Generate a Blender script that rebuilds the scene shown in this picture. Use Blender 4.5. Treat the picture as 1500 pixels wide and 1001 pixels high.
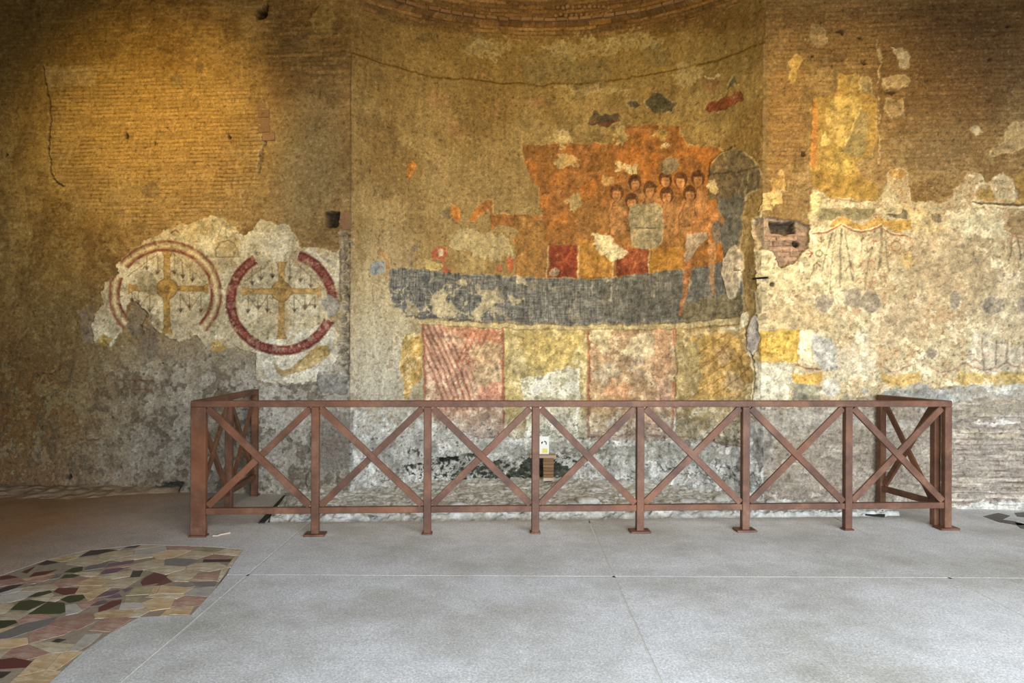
import bpy, bmesh, math, random
import numpy as np
from mathutils import Vector, Matrix

for o in list(bpy.data.objects):
    bpy.data.objects.remove(o)
scene = bpy.context.scene
C = scene.collection

# ------------------------------------------------------------------ camera
F = 1083.0; CXP = 750.0; CYP = 511.0; CAMH = 1.53
ROLL = math.radians(0.235)
cam_d = bpy.data.cameras.new('camera')
cam_d.sensor_width = 36.0
cam_d.lens = F / 1500.0 * 36.0
cam_d.shift_y = (CYP - 500.5) / 1500.0
cam_d.clip_end = 200
cam = bpy.data.objects.new('camera', cam_d); C.objects.link(cam)
RM = Matrix.Rotation(math.pi / 2, 3, 'X') @ Matrix.Rotation(ROLL, 3, 'Z')
cam.matrix_world = Matrix.Translation((0, 0, CAMH)) @ RM.to_4x4()
scene.camera = cam
CAMP = Vector((0, 0, CAMH))

# ------------------------------------------------------------------ world, daylight, lamps, exposure
scene.view_settings.view_transform = 'Standard'
scene.view_settings.look = 'None'
scene.view_settings.exposure = 0.0
scene.view_settings.gamma = 1.0
scene.view_settings.use_curve_mapping = False
world = bpy.data.worlds.new('overcast_sky'); scene.world = world
world.use_nodes = True
wn = world.node_tree.nodes; wl = world.node_tree.links
bg = wn['Background']
bg.inputs['Color'].default_value = (0.83, 0.91, 1.0, 1)
bg.inputs['Strength'].default_value = 17.8

def add_light(name, kind, loc, target, energy, color, **kw):
    d = bpy.data.lights.new(name, kind); d.energy = energy; d.color = color
    for k, v in kw.items(): setattr(d, k, v)
    o = bpy.data.objects.new(name, d); C.objects.link(o)
    o.location = loc
    o.rotation_euler = (Vector(target) - Vector(loc)).to_track_quat('-Z', 'Y').to_euler()
    return o
WARM = (1.0, 0.68, 0.10)
# the wide open front of the hall, behind the camera: a portal for the sky light
OPX0, OPX1, OPZ, OPY = -0.7, 7.1, 4.2, -1.3
pt = add_light('open_front_portal', 'AREA', ((OPX0 + OPX1) / 2, OPY, OPZ / 2), ((OPX0 + OPX1) / 2, 5, OPZ / 2), 1, (1, 1, 1), shape='RECTANGLE', size=OPX1 - OPX0, size_y=OPZ)
pt.data.cycles.is_portal = True
# warm spotlights out of view, plus an added wide wash
add_light('warm_spot_light', 'SPOT', (-3.3, 4.4, 4.5), (-3.75, 7.85, 3.72), 520, WARM, spot_size=math.radians(58), spot_blend=1.0, shadow_soft_size=0.10)
add_light('warm_spot_light', 'SPOT', (0.7, 3.2, 3.9), (0.6, 8.3, 3.45), 470, WARM, spot_size=math.radians(66), spot_blend=1.0, shadow_soft_size=0.12)
add_light('warm_spot_light', 'SPOT', (3.1, 4.3, 4.4), (3.2, 7.2, 3.1), 300, WARM, spot_size=math.radians(72), spot_blend=1.0, shadow_soft_size=0.10)
add_light('warm_spot_light', 'SPOT', (0.0, 2.2, 5.6), (0.0, 8.0, 4.3), 420, WARM, spot_size=math.radians(105), spot_blend=1.0, shadow_soft_size=0.15)  # wide wash added to warm the upper walls; no such lamp is known

# ------------------------------------------------------------------ pixel helpers (a pixel gives a direction; the floor or wall gives the distance)
def ray(x, y):
    d = RM @ Vector(((x - CXP) / F, -(y - CYP) / F, -1.0))
    return d
def floor_at(x, y, z=0.0):
    d = ray(x, y); t = (z - CAMH) / d.z
    return CAMP + d * t
def at_depth(x, y, Y):
    d = ray(x, y); return CAMP + d * (Y / d.y)
RMn = np.array([[RM[i][j] for j in range(3)] for i in range(3)])
def project(P):
    c = (P - np.array([0, 0, CAMH])) @ RMn
    w = -c[..., 2]
    return CXP + F * c[..., 0] / w, CYP - F * c[..., 1] / w

# ------------------------------------------------------------------ tags, mesh helpers
def tag(o, label=None, cat=None, group=None, kind=None):
    if label: o['label'] = label
    if cat: o['category'] = cat
    if group: o['group'] = group
    if kind: o['kind'] = kind
    return o
def link(name, me, mat=None, parent=None):
    o = bpy.data.objects.new(name, me); C.objects.link(o)
    if mat and me: me.materials.append(mat)
    if parent: o.parent = parent
    return o
def empty(name, loc):
    o = bpy.data.objects.new(name, None); C.objects.link(o); o.location = loc; o.empty_display_size = .1
    return o
def bm_obj(name, bm, mat, parent=None, smooth=False):
    me = bpy.data.meshes.new(name); bm.to_mesh(me); bm.free()
    if smooth:
        for p in me.polygons: p.use_smooth = True
    return link(name, me, mat, parent)
def bar_bm(p0, p1, w, d, up, bev=0.003, bm=None):
    """box from p0 to p1; w = size across (perpendicular to axis, in the plane holding 'up'), d = size along the other side"""
    p0 = Vector(p0); p1 = Vector(p1); ax = (p1 - p0).normalized()
    n = Vector(up).normalized(); side = ax.cross(n).normalized(); n = side.cross(ax).normalized()
    b = bmesh.new()
    vs = []
    for p in (p0, p1):
        for a, c in ((-1, -1), (1, -1), (1, 1), (-1, 1)):
            vs.append(b.verts.new(p + side * (a * d / 2) + n * (c * w / 2)))
    for f in ((3, 2, 1, 0), (4, 5, 6, 7), (0, 1, 5, 4), (1, 2, 6, 5), (2, 3, 7, 6), (3, 0, 4, 7)):
        b.faces.new([vs[i] for i in f])
    bmesh.ops.recalc_face_normals(b, faces=b.faces)
    if bev: bmesh.ops.bevel(b, geom=list(b.edges), offset=bev, segments=1, affect='EDGES')
    return b
def local(bm, origin):
    bmesh.ops.translate(bm, verts=bm.verts, vec=-Vector(origin)); return bm
def prism_bm(pts, z0, z1, bev=0.0):
    b = bmesh.new()
    lo = [b.verts.new((p[0], p[1], z0)) for p in pts]; hi = [b.verts.new((p[0], p[1], z1)) for p in pts]
    n = len(pts)
    top = b.faces.new(hi); b.faces.new(lo[::-1])
    for i in range(n): b.faces.new((lo[i], lo[(i + 1) % n], hi[(i + 1) % n], hi[i]))
    bmesh.ops.recalc_face_normals(b, faces=b.faces)
    if bev:
        bmesh.ops.bevel(b, geom=[e for e in b.edges if all(abs(v.co.z - z1) < 1e-6 for v in e.verts)], offset=bev, segments=1, affect='EDGES')
    return b

# ------------------------------------------------------------------ materials
def lin(c): 
    c = np.asarray(c, float) / 255.0
    return np.where(c <= .04045, c / 12.92, ((c + .055) / 1.055) ** 2.4)
def L4(c): 
    v = lin(c); return (float(v[0]), float(v[1]), float(v[2]), 1)
class NT:
    def __init__(s, name):
        s.m = bpy.data.materials.new(name); s.m.use_nodes = True
        s.n = s.m.node_tree.nodes; s.l = s.m.node_tree.links; s.p = s.n['Principled BSDF']
        s.tc = s.n.new('ShaderNodeTexCoord')
    def noise(s, scale, detail=4, rough=.6, coord='Object', stretch=None):
        n = s.n.new('ShaderNodeTexNoise'); n.inputs['Scale'].default_value = scale; n.inputs['Detail'].default_value = detail; n.inputs['Roughness'].default_value = rough
        src = s.tc.outputs[coord]
        if coord == 'World':
            pass
        if stretch:
            mp = s.n.new('ShaderNodeMapping'); mp.inputs['Scale'].default_value = stretch; s.l.new(src, mp.inputs[0]); src = mp.outputs[0]
        s.l.new(src, n.inputs['Vector']); return n.outputs['Fac']
    def ramp(s, fac, stops):
        r = s.n.new('ShaderNodeValToRGB'); e = r.color_ramp.elements
        while len(e) < len(stops): e.new(.5)
        for el, (p, c) in zip(e, stops): el.position = p; el.color = c if len(c) == 4 else (*c, 1)
        s.l.new(fac, r.inputs[0]); return r.outputs[0]
    def mix(s, a, b, fac, mode='MIX'):
        m = s.n.new('ShaderNodeMix'); m.data_type = 'RGBA'; m.blend_type = mode
        for sock, v in ((m.inputs[0], fac), (m.inputs[6], a), (m.inputs[7], b)):
            if isinstance(v, (int, float)): sock.default_value = v
            elif isinstance(v, tuple): sock.default_value = v
            else: s.l.new(v, sock)
        return m.outputs[2]
    def bump(s, h, strength, dist):
        b = s.n.new('ShaderNodeBump'); b.inputs['Strength'].default_value = strength; b.inputs['Distance'].default_value = dist
        s.l.new(h, b.inputs['Height']); s.l.new(b.outputs[0], s.p.inputs['Normal'])
    def random(s):
        return s.n.new('ShaderNodeObjectInfo').outputs['Random']
    def done(s, col, rough=.9, spec=.2):
        if isinstance(col, tuple): s.p.inputs['Base Color'].default_value = col
        else: s.l.new(col, s.p.inputs['Base Color'])
        if isinstance(rough, (int, float)): s.p.inputs['Roughness'].default_value = rough
        else: s.l.new(rough, s.p.inputs['Roughness'])
        s.p.inputs['Specular IOR Level'].default_value = spec
        return s.m
G = lambda v: (v, v, v, 1)

def mat_wall():
    t = NT('old_wall_surface')
    a = t.n.new('ShaderNodeAttribute'); a.attribute_name = 'paint'
    n1 = t.noise(38, 5, .7); n2 = t.noise(120, 3, .7)
    c = t.mix(a.outputs['Color'], t.ramp(n1, [(.30, G(.66)), (.5, G(1.0)), (.70, G(1.30))]), .7, 'MULTIPLY')
    c = t.mix(c, t.ramp(n2, [(.3, G(.72)), (.5, G(1.0)), (.7, G(1.3))]), .8, 'MULTIPLY')
    h = t.mix(n1, n2, .4)
    t.bump(h, .35, .010)
    return t.done(c, .92, .12)
def mat_concrete(name, base, tint, warm_dimming=False):
    t = NT(name)
    big = t.noise(.9, 4, .6); mid = t.noise(6, 4, .6)
    v = t.n.new('ShaderNodeTexVoronoi'); v.inputs['Scale'].default_value = 130; t.l.new(t.tc.outputs['Object'], v.inputs['Vector'])
    sp = t.noise(75, 3, .8)
    c = t.mix(L4(base), L4(tint), t.ramp(big, [(.42, G(0)), (.68, G(1))]))
    c = t.mix(c, t.ramp(mid, [(.3, G(.86)), (.7, G(1.1))]), .7, 'MULTIPLY')
    c = t.mix(c, t.ramp(v.outputs['Color'], [(0.2, G(.82)), (.5, G(1)), (.85, G(1.28))]), .75, 'MULTIPLY')
    c = t.mix(c, t.ramp(sp, [(.32, G(.5)), (.45, G(.95)), (.58, G(1.0)), (.70, G(1.5))]), .85, 'MULTIPLY')
    if warm_dimming:  # paints warm, fading light into the concrete towards the left
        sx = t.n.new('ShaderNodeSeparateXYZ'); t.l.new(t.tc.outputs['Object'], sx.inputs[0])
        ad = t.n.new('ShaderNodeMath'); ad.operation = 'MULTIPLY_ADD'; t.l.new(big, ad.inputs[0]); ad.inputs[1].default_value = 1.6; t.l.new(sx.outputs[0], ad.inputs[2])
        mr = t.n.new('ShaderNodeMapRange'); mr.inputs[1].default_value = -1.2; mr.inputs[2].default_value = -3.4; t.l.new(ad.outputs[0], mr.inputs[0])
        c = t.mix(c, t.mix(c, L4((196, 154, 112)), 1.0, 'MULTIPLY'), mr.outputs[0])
    t.bump(sp, .25, .004)
    return t.done(c, .75, .3)
def mat_stone(name, cols, scale=14, rough=.9, spec=.2, vein=None, bump=.4):
    t = NT(name)
    n = t.noise(scale, 5, .65); n2 = t.noise(scale * 5, 4, .7)
    st = [(.25 + .5 * i / max(1, len(cols) - 1), L4(c)) for i, c in enumerate(cols)]
    c = t.ramp(n, st)
    c = t.mix(c, t.ramp(t.random(), [(0, G(.78)), (1, G(1.2))]), .8, 'MULTIPLY')
    c = t.mix(c, t.ramp(n2, [(.3, G(.75)), (.7, G(1.2))]), .7, 'MULTIPLY')
    if vein:
        w = t.noise(scale * .8, 6, .75, stretch=(1, 2.2, 1))
        c = t.mix(c, L4(vein), t.ramp(w, [(.46, G(0)), (.5, G(.8)), (.54, G(0))]))
    t.bump(n2, bump, .004)
    return t.done(c, rough, spec)
def mat_rust():
    t = NT('rust_brown_painted_steel')
    n = t.noise(5, 5, .7); n2 = t.noise(60, 4, .7); n3 = t.noise(2.2, 3, .5)
    c = t.ramp(n, [(.28, L4((62, 39, 27))), (.5, L4((90, 58, 40))), (.72, L4((122, 86, 64)))])
    c = t.mix(c, L4((122, 72, 40)), t.ramp(n3, [(.5, G(0)), (.7, G(.5))]))
    c = t.mix(c, t.ramp(n2, [(.3, G(.8)), (.7, G(1.15))]), .7, 'MULTIPLY')
    t.bump(n2, .15, .002)
    return t.done(c, .55, .35)
def mat_plain(name, col, rough=.8, spec=.25, var=.2):
    t = NT(name); n = t.noise(30, 4, .6)
    c = t.mix(L4(col), t.ramp(n, [(.3, G(1 - var)), (.7, G(1 + var))]), .9, 'MULTIPLY')
    return t.done(c, rough, spec)

M_WALL = mat_wall()
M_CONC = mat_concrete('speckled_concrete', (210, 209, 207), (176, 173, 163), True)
M_DIRT = mat_concrete('brown_dusty_concrete', (138, 124, 108), (112, 98, 82))
M_JOINT = mat_plain('pale_joint_mortar', (196, 194, 186))
M_GROUT = mat_plain('mosaic_grout', (150, 136, 116))
M_RUST = mat_rust()
M_DARK = mat_plain('black_iron', (34, 36, 36), .6)
M_ROOF = mat_plain('dark_roof_timber', (58, 44, 32))
M_SIDE = mat_plain('brown_side_wall', (84, 68, 50))
M_OUT = mat_plain('outside_gravel', (112, 106, 94))

# ------------------------------------------------------------------ plan of the big wall: straight, apse, straight
pL = floor_at(200, 720); pR = floor_at(1450, 747)
def wall_line_at_px(x):
    d = ray(x, CYP); e = pR - pL
    # CAMP.xy + d.xy*t = pL.xy + e.xy*k
    det = d.x * (-e.y) + e.x * d.y
    rx, ry = pL.x, pL.y
    t = (rx * (-e.y) + e.x * ry) / det
    return Vector((d.x * t, d.y * t, 0))
PA = wall_line_at_px(512); PB = wall_line_at_px(1119)
E = (pR - pL); E.z = 0; E.normalize(); NOUT = Vector((E.y, -E.x, 0))      # towards the room
chord = (PB - PA).length; SAG = 1.0
RAD = (chord * chord / 4 + SAG * SAG) / (2 * SAG)
ALPHA = math.asin(chord / 2 / RAD)
ACEN = (PA + PB) / 2 + NOUT * (RAD - SAG)
ARCL = 2 * ALPHA * RAD
XL, XR = -7.4, 7.2
SL = (PA.x - XL) / E.x; SR = (XR - PB.x) / E.x
S0, S1, S2, S3 = -SL, 0.0, ARCL, ARCL + SR
ZS = 5.26                                                                  # springing of the half dome
def plan(s):
    """s (array) -> x, y, nx, ny"""
    s = np.asarray(s, float)
    th = -ALPHA + np.clip(s, 0, ARCL) / RAD
    back = -NOUT
    ux = E.x * np.sin(th) + back.x * np.cos(th); uy = E.y * np.sin(th) + back.y * np.cos(th)
    ax = ACEN.x + RAD * ux; ay = ACEN.y + RAD * uy
    x = np.where(s < 0, PA.x + E.x * s, np.where(s > ARCL, PB.x + E.x * (s - ARCL), ax))
    y = np.where(s < 0, PA.y + E.y * s, np.where(s > ARCL, PB.y + E.y * (s - ARCL), ay))
    inside = (s >= 0) & (s <= ARCL)
    nx = np.where(inside, -ux, NOUT.x); ny = np.where(inside, -uy, NOUT.y)
    return x, y, nx, ny

# ------------------------------------------------------------------ noise
def vnoise(x, y, seed):                # gradient noise, about 0..1
    an = np.random.default_rng(seed).random((257, 257)).astype(np.float32) * 6.2832; an[256, :] = an[0, :]; an[:, 256] = an[:, 0]
    GX = np.cos(an); GY = np.sin(an)
    xi = np.floor(x).astype(np.int32); yi = np.floor(y).astype(np.int32)
    fx = (x - xi).astype(np.float32); fy = (y - yi).astype(np.float32); xi &= 255; yi &= 255
    u = fx * fx * fx * (fx * (fx * 6 - 15) + 10); v = fy * fy * fy * (fy * (fy * 6 - 15) + 10)
    a = GX[xi, yi] * fx + GY[xi, yi] * fy; b = GX[xi + 1, yi] * (fx - 1) + GY[xi + 1, yi] * fy
    c = GX[xi, yi + 1] * fx + GY[xi, yi + 1] * (fy - 1); d = GX[xi + 1, yi + 1] * (fx - 1) + GY[xi + 1, yi + 1] * (fy - 1)
    return .5 + .9 * ((a + (b - a) * u) * (1 - v) + (c + (d - c) * u) * v)
def fbm(x, y, seed, octs=4, gain=.55, rot=True):
    t = 0; a = 1; tot = 0
    for k in range(octs):
        t = t + a * vnoise(x + 17.3 * k, y + 9.1 * k, seed + k); tot += a; a *= gain
        if rot: x, y = 2.03 * (x * .8 - y * .6), 2.03 * (x * .6 + y * .8)
        else: x, y = 2.03 * x, 2.03 * y
    return .5 + (t / tot - .5) * 1.25
def sst(a, b, x):
    t = np.clip((x - a) / (b - a), 0, 1); return t * t * (3 - 2 * t)

# ------------------------------------------------------------------ wall grid
STEP = 0.008
def seg(a, b, st): 
    n = max(1, int(round((b - a) / st))); return np.linspace(a, b, n, endpoint=False)
sv0 = (wall_line_at_px(-12) - PA).dot(E); sv3 = ARCL + (wall_line_at_px(1512) - PB).dot(E)
sarr = np.concatenate([seg(S0, sv0, .035), seg(sv0, 0, STEP), seg(0, ARCL, STEP), seg(ARCL, sv3, STEP), seg(sv3, S3, .035), [S3]])
zarr = np.concatenate([seg(-.12, 5.62, STEP), seg(5.62, 6.6, .06), [6.6]])
ns, nz = len(sarr), len(zarr)
S, Z = np.meshgrid(sarr, zarr, indexing='ij'); S = S.ravel(); Z = Z.ravel()
BX, BY, NX, NY = plan(S)
PX, PY = project(np.stack([BX, BY, Z], -1))
PX = PX.astype(np.float32); PY = PY.astype(np.float32)
isA = (S >= 0) & (S <= ARCL); isL = S < 0; isR = S > ARCL
# noises in metres on the wall
nbig = fbm(S * .9, Z * .9, 1, 4); nmid = fbm(S * 3.2, Z * 3.2, 11, 4); nsm = fbm(S * 11, Z * 11, 21, 3)
nfi = fbm(S * 30, Z * 30, 31, 2, .6); nb2 = fbm(S * 1.6 + 5, Z * 1.6, 41, 4); nm2 = fbm(S * 5 + 3, Z * 5, 51, 4)
nst = fbm(S * 4, Z * 26, 61, 3, .55, False)                     # streaky along the courses
nwp = fbm(S * 5.5 + 2.2 * nmid, Z * 5.5 + 2.2 * nm2, 55, 5, .62)      # flowing, flaky weathering
WX = ((nm2 - .5) * 10 + (nsm - .5) * 9 + (nfi - .5) * 3).astype(np.float32)
WY = ((nmid - .5) * 10 + (fbm(S * 11 + 7, Z * 11, 71, 3) - .5) * 9 + (nfi - .5) * 3).astype(np.float32)
col = np.zeros((len(S), 3), np.float32); H = np.zeros(len(S), np.float32)
lab = np.where(isL, 0, np.where(isA, 1, 2)).astype(np.int32)
parts = [('wall_left', None, None), ('wall_apse', None, None), ('wall_right', None, None)]
def new_part(name, parent, label=None):
    parts.append((name, parent, label)); return len(parts) - 1
def c3(c): return np.asarray(c, np.float32) / 255.0
def blend(c, a, idx=slice(None)):
    col[idx] += (c3(c) - col[idx]) * np.asarray(a, np.float32)[..., None]

# ---- base colours (lamp warmth and dimness painted in at lower left)
col[:] = c3((146, 124, 92))
blend((112, 90, 62), .8 * sst(.38, .72, nbig))
blend((168, 148, 116), .6 * sst(.42, .74, nb2))
blend((96, 78, 56), .5 * sst(.48, .72, nmid))
blend((88, 70, 48), .3 * sst(.48, .75, nst) * (PY < 420)); blend((182, 160, 120), .22 * sst(.52, .75, fbm(S * 5 + 9, Z * 30, 101, 3, .55, False)) * (PY < 420))
# apse: grey beige plaster
aA = isA * 1.0
blend((138, 121, 88), aA * .95)
blend((116, 98, 66), aA * .6 * sst(.42, .7, nbig))
blend((168, 154, 122), aA * .6 * sst(.45, .7, nb2))
blend((110, 98, 74), aA * .45 * sst(.48, .7, nm2))
# large tone areas: (x, y, rx, ry, colour, alpha)
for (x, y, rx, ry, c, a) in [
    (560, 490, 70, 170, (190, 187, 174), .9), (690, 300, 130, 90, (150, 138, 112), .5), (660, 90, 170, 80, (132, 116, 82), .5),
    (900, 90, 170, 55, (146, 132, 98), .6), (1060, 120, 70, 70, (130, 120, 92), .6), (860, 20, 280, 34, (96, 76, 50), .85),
    (50, 600, 190, 170, (104, 76, 48), .95), (250, 570, 160, 80, (164, 154, 136), .8), (420, 620, 120, 100, (196, 192, 183), .95),  # first entry paints the warm, dim light at lower left
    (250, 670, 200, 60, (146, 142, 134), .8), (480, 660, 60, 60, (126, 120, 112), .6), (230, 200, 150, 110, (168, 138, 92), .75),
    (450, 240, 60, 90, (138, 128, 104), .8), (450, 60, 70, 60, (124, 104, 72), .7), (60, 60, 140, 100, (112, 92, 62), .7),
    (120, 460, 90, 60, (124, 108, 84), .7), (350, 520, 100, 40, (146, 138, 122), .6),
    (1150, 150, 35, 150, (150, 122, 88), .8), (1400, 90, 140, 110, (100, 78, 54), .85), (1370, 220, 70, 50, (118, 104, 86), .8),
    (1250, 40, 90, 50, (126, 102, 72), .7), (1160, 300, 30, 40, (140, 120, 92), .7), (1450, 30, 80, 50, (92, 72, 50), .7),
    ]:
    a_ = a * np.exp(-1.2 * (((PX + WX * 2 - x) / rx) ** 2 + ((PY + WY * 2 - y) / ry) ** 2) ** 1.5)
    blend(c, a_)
# lower rough masonry
low = sst(585, 640, PY + WX * 4) * isA
blend((192, 192, 186), low * .95)
blend((226, 228, 226), low * .8 * sst(.48, .66, nm2))
blend((128, 125, 116), low * .6 * sst(.52, .70, nmid))
lowR = sst(572, 596, PY + WX * 1.5) * isR
blend((156, 142, 126), lowR * .95)
blend((196, 186, 170), lowR * .7 * sst(.50, .66, np.where(PX < 1392, nwp, nst) * .6 + nm2 * .4))
blend((122, 110, 100), lowR * .7 * sst(.52, .68, np.where(PX < 1392, fbm(S * 6 + 4 * nm2, Z * 9 + 3 * nmid, 83, 5, .6), fbm(S * 5 + 31, Z * 30, 81, 3, .55, False))))
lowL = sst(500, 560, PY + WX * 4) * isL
blend((150, 142, 128), lowL * .55 * sst(40, 260, PX + WX * 6)); blend((104, 76, 48), lowL * .6 * sst(260, 40, PX + WX * 6))  # browner and darker leftward: lamp spill painted into the wall colour
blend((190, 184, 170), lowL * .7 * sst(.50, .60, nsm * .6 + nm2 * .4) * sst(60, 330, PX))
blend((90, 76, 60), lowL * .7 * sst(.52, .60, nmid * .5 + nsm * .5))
# general speckle of weathered lime
blend((92, 78, 58), .45 * sst(.52, .72, nwp) * (PY < 720))
blend((198, 184, 150), .35 * (1 - sst(.30, .46, nwp)) * (PY > 200))
blend((84, 70, 50), .22 * np.exp(-((nwp - .5) / .010) ** 2))
H += (nmid - .5) * .022 + (nsm - .5) * .007 + (nbig - .5) * .03 + (nfi - .5) * .0015 + (nwp - .5) * .006
H += np.where(PY > 600, (nm2 - .5) * .05 * sst(600, 640, PY) * isA, 0)
nsR = np.where(PX < 1392, nwp * .7 + nm2 * .3, nst); H += lowR * ((nsR - .5) * .04)

col[:, 2] *= 1 - .20 * sst(620, 380, PY); col[:, 1] *= 1 - .065 * sst(620, 380, PY); col[:, 2] *= 1 - .12 * sst(260, 60, PX) * sst(720, 600, PY)  # less blue and green upward; lower-left lamp spill painted in as brown
# ---- painting tools, in the wall's own photograph coordinates
def sd_poly(x, y, pts):
    d = np.full(x.shape, 1e9, np.float32); inside = np.zeros(x.shape, bool); n = len(pts)
    for i in range(n):
        ax, ay = pts[i]; bx, by = pts[(i + 1) % n]
        ex, ey = bx - ax, by - ay; wx, wy = x - ax, y - ay
        t = np.clip((wx * ex + wy * ey) / (ex * ex + ey * ey + 1e-9), 0, 1)
        d = np.minimum(d, (wx - ex * t) ** 2 + (wy - ey * t) ** 2)
        cnd = ((ay > y) != (by > y))
        with np.errstate(divide='ignore', invalid='ignore'):
            xx = (bx - ax) * (y - ay) / ((by - ay) if by != ay else 1e-9) + ax
        inside ^= cnd & (x < xx)
    d = np.sqrt(d); return np.where(inside, -d, d)
def sd_line(x, y, pts):
    d = np.full(x.shape, 1e9, np.float32)
    for (ax, ay), (bx, by) in zip(pts[:-1], pts[1:]):
        ex, ey = bx - ax, by - ay; wx, wy = x - ax, y - ay
        t = np.clip((wx * ex + wy * ey) / (ex * ex + ey * ey + 1e-9), 0, 1)
        d = np.minimum(d, (wx - ex * t) ** 2 + (wy - ey * t) ** 2)
    return np.sqrt(d)
def region(pts, margin):
    xs = [p[0] for p in pts]; ys = [p[1] for p in pts]
    return np.nonzero((PX > min(xs) - margin) & (PX < max(xs) + margin) & (PY > min(ys) - margin) & (PY < max(ys) + margin))[0]
def apply(idx, sd, c, a=1.0, edge=.8, dh=None, rim=None, wear=0.0, part=None, var=.12, only=None):
    m = 1 - sst(-edge, edge, sd)
    if wear:
        wn_ = nsm[idx] * .45 + nm2[idx] * .35 + nfi[idx] * .2
        m = m * (1 - .85 * sst(.70 - wear * .3, .80 - wear * .3, wn_))
    if only is not None: m = m * only[idx]
    if c is not None:
        cc = c3(c) * (1 + var * 2 * (nsm[idx] - .5)[:, None] * 2 + var * (nmid[idx] - .5)[:, None] * 2)
        g_ = cc.mean(axis=1, keepdims=True) * np.array([[1.06, 1.0, .88]], np.float32); cc = cc * .84 + g_ * .16
        al = (m * a * (1 - .22 * sst(.54, .74, nwp[idx]) - .10 * sst(.5, .7, nfi[idx])))[:, None]
        col[idx] = col[idx] * (1 - al) + np.clip(cc, 0, 1) * al
    if dh is not None:
        H[idx] += m * dh
    if rim is not None:
        r = np.exp(-(sd / 1.4) ** 2) * sst(.45, .65, nm2[idx]) * .5
        if only is not None: r = r * only[idx]
        col[idx] += (c3(rim) - col[idx]) * r[:, None]
    if part is not None:
        k = idx[(m > .5)]
        if only is not None: k = idx[(m > .5) & (only[idx] > .5)]
        lab[k] = part
def poly(pts, c, a=1.0, warp=1.0, **kw):
    idx = region(pts, 16)
    if len(idx) == 0: return
    apply(idx, sd_poly(PX[idx] + WX[idx] * warp, PY[idx] + WY[idx] * warp, pts), c, a, **kw)
def line(pts, w, c, a=1.0, warp=.4, **kw):
    idx = region(pts, 12 + w)
    if len(idx) == 0: return
    apply(idx, sd_line(PX[idx] + WX[idx] * warp, PY[idx] + WY[idx] * warp, pts) - w / 2, c, a, **kw)
def ell(cx, cy, rx, ry, c, a=1.0, warp=.7, rot=0, **kw):
    idx = region([(cx - max(rx, ry), cy - max(rx, ry)), (cx + max(rx, ry), cy + max(rx, ry))], 12)
    if len(idx) == 0: return
    x = PX[idx] + WX[idx] * warp - cx; y = PY[idx] + WY[idx] * warp - cy
    cr, sr = math.cos(rot), math.sin(rot)
    x, y = x * cr + y * sr, -x * sr + y * cr
    sd = (np.sqrt((x / rx) ** 2 + (y / ry) ** 2) - 1) * min(rx, ry)
    apply(idx, sd, c, a, **kw)
def zm(x0, y0, k, pts): return [(x0 + k * p[0], y0 + k * p[1]) for p in pts]
def sym(pts, cx): return pts + [(2 * cx - x, y) for x, y in reversed(pts)]

# ---- brick coursing (relief + a tone per brick); the plain ones become objects of their own
def bricks(mask, course, length, seed, depth=.007, tone=.16, parent=None, limit=0, centre=None, base=None, a=.7):
    idx = np.nonzero(mask > .02)[0]
    if len(idx) == 0: return
    zz = Z[idx] + (nmid[idx] - .5) * .022; ss = S[idx] + (nm2[idx] - .5) * .02
    row = np.floor(zz / course).astype(int)
    rr = np.random.default_rng(seed); ro = rr.random(4096); rl = .75 + .6 * rr.random(4096)
    le = length * rl[row & 4095]; cf = ss / le + ro[row & 4095] * 3
    cl = np.floor(cf).astype(int)
    fz = zz / course - row; fs = (cf - cl) * le
    jz = np.minimum(fz, 1 - fz) * course; js = np.minimum(fs, le - fs)
    j = np.minimum(sst(.002, .009, jz), sst(.001, .007, js))
    j = 1 - (1 - j) * (.25 + .75 * sst(.38, .58, nwp[idx]))
    rid = (row * 7919 + cl * 104729 + seed) & 0xffff
    rnd = np.random.default_rng(seed + 5).random((65536, 2)).astype(np.float32)
    m = mask[idx]
    if base is not None:
        al = (m * a * j)[:, None]; col[idx] = col[idx] * (1 - al) + c3(base) * al
    v = 1 + tone * (rnd[rid, 0] - .5) * 2 * j
    col[idx] *= (1 + (v - 1) * m)[:, None]
    dj = (1 - j) * m
    col[idx] *= (1 - .14 * dj)[:, None]
    H[idx] -= dj * depth; H[idx] += (rnd[rid, 1] - .5) * depth * 1.2 * m * j
    if limit:
        key = row.astype(np.int64) * 100000 + cl
        ok = (j > .35) & (m > .5)
        ks, inv, cnt = np.unique(key[ok], return_inverse=True, return_counts=True)
        ids = idx[ok]
        cxx = np.bincount(inv, PX[ids]) / cnt; cyy = np.bincount(inv, PY[ids]) / cnt
        good = np.nonzero((cnt > 40) & (cxx > 0) & (cxx < 1500))[0]
        if centre is not None:
            good = good[np.argsort((cxx[good] - centre[0]) ** 2 + (cyy[good] - centre[1]) ** 2)]
        good = good[:limit]
        mp = -np.ones(len(ks), int)
        for g in good: mp[g] = new_part('brick', parent)
        t = mp[inv]; lab[ids[t >= 0]] = t[t >= 0]

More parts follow.
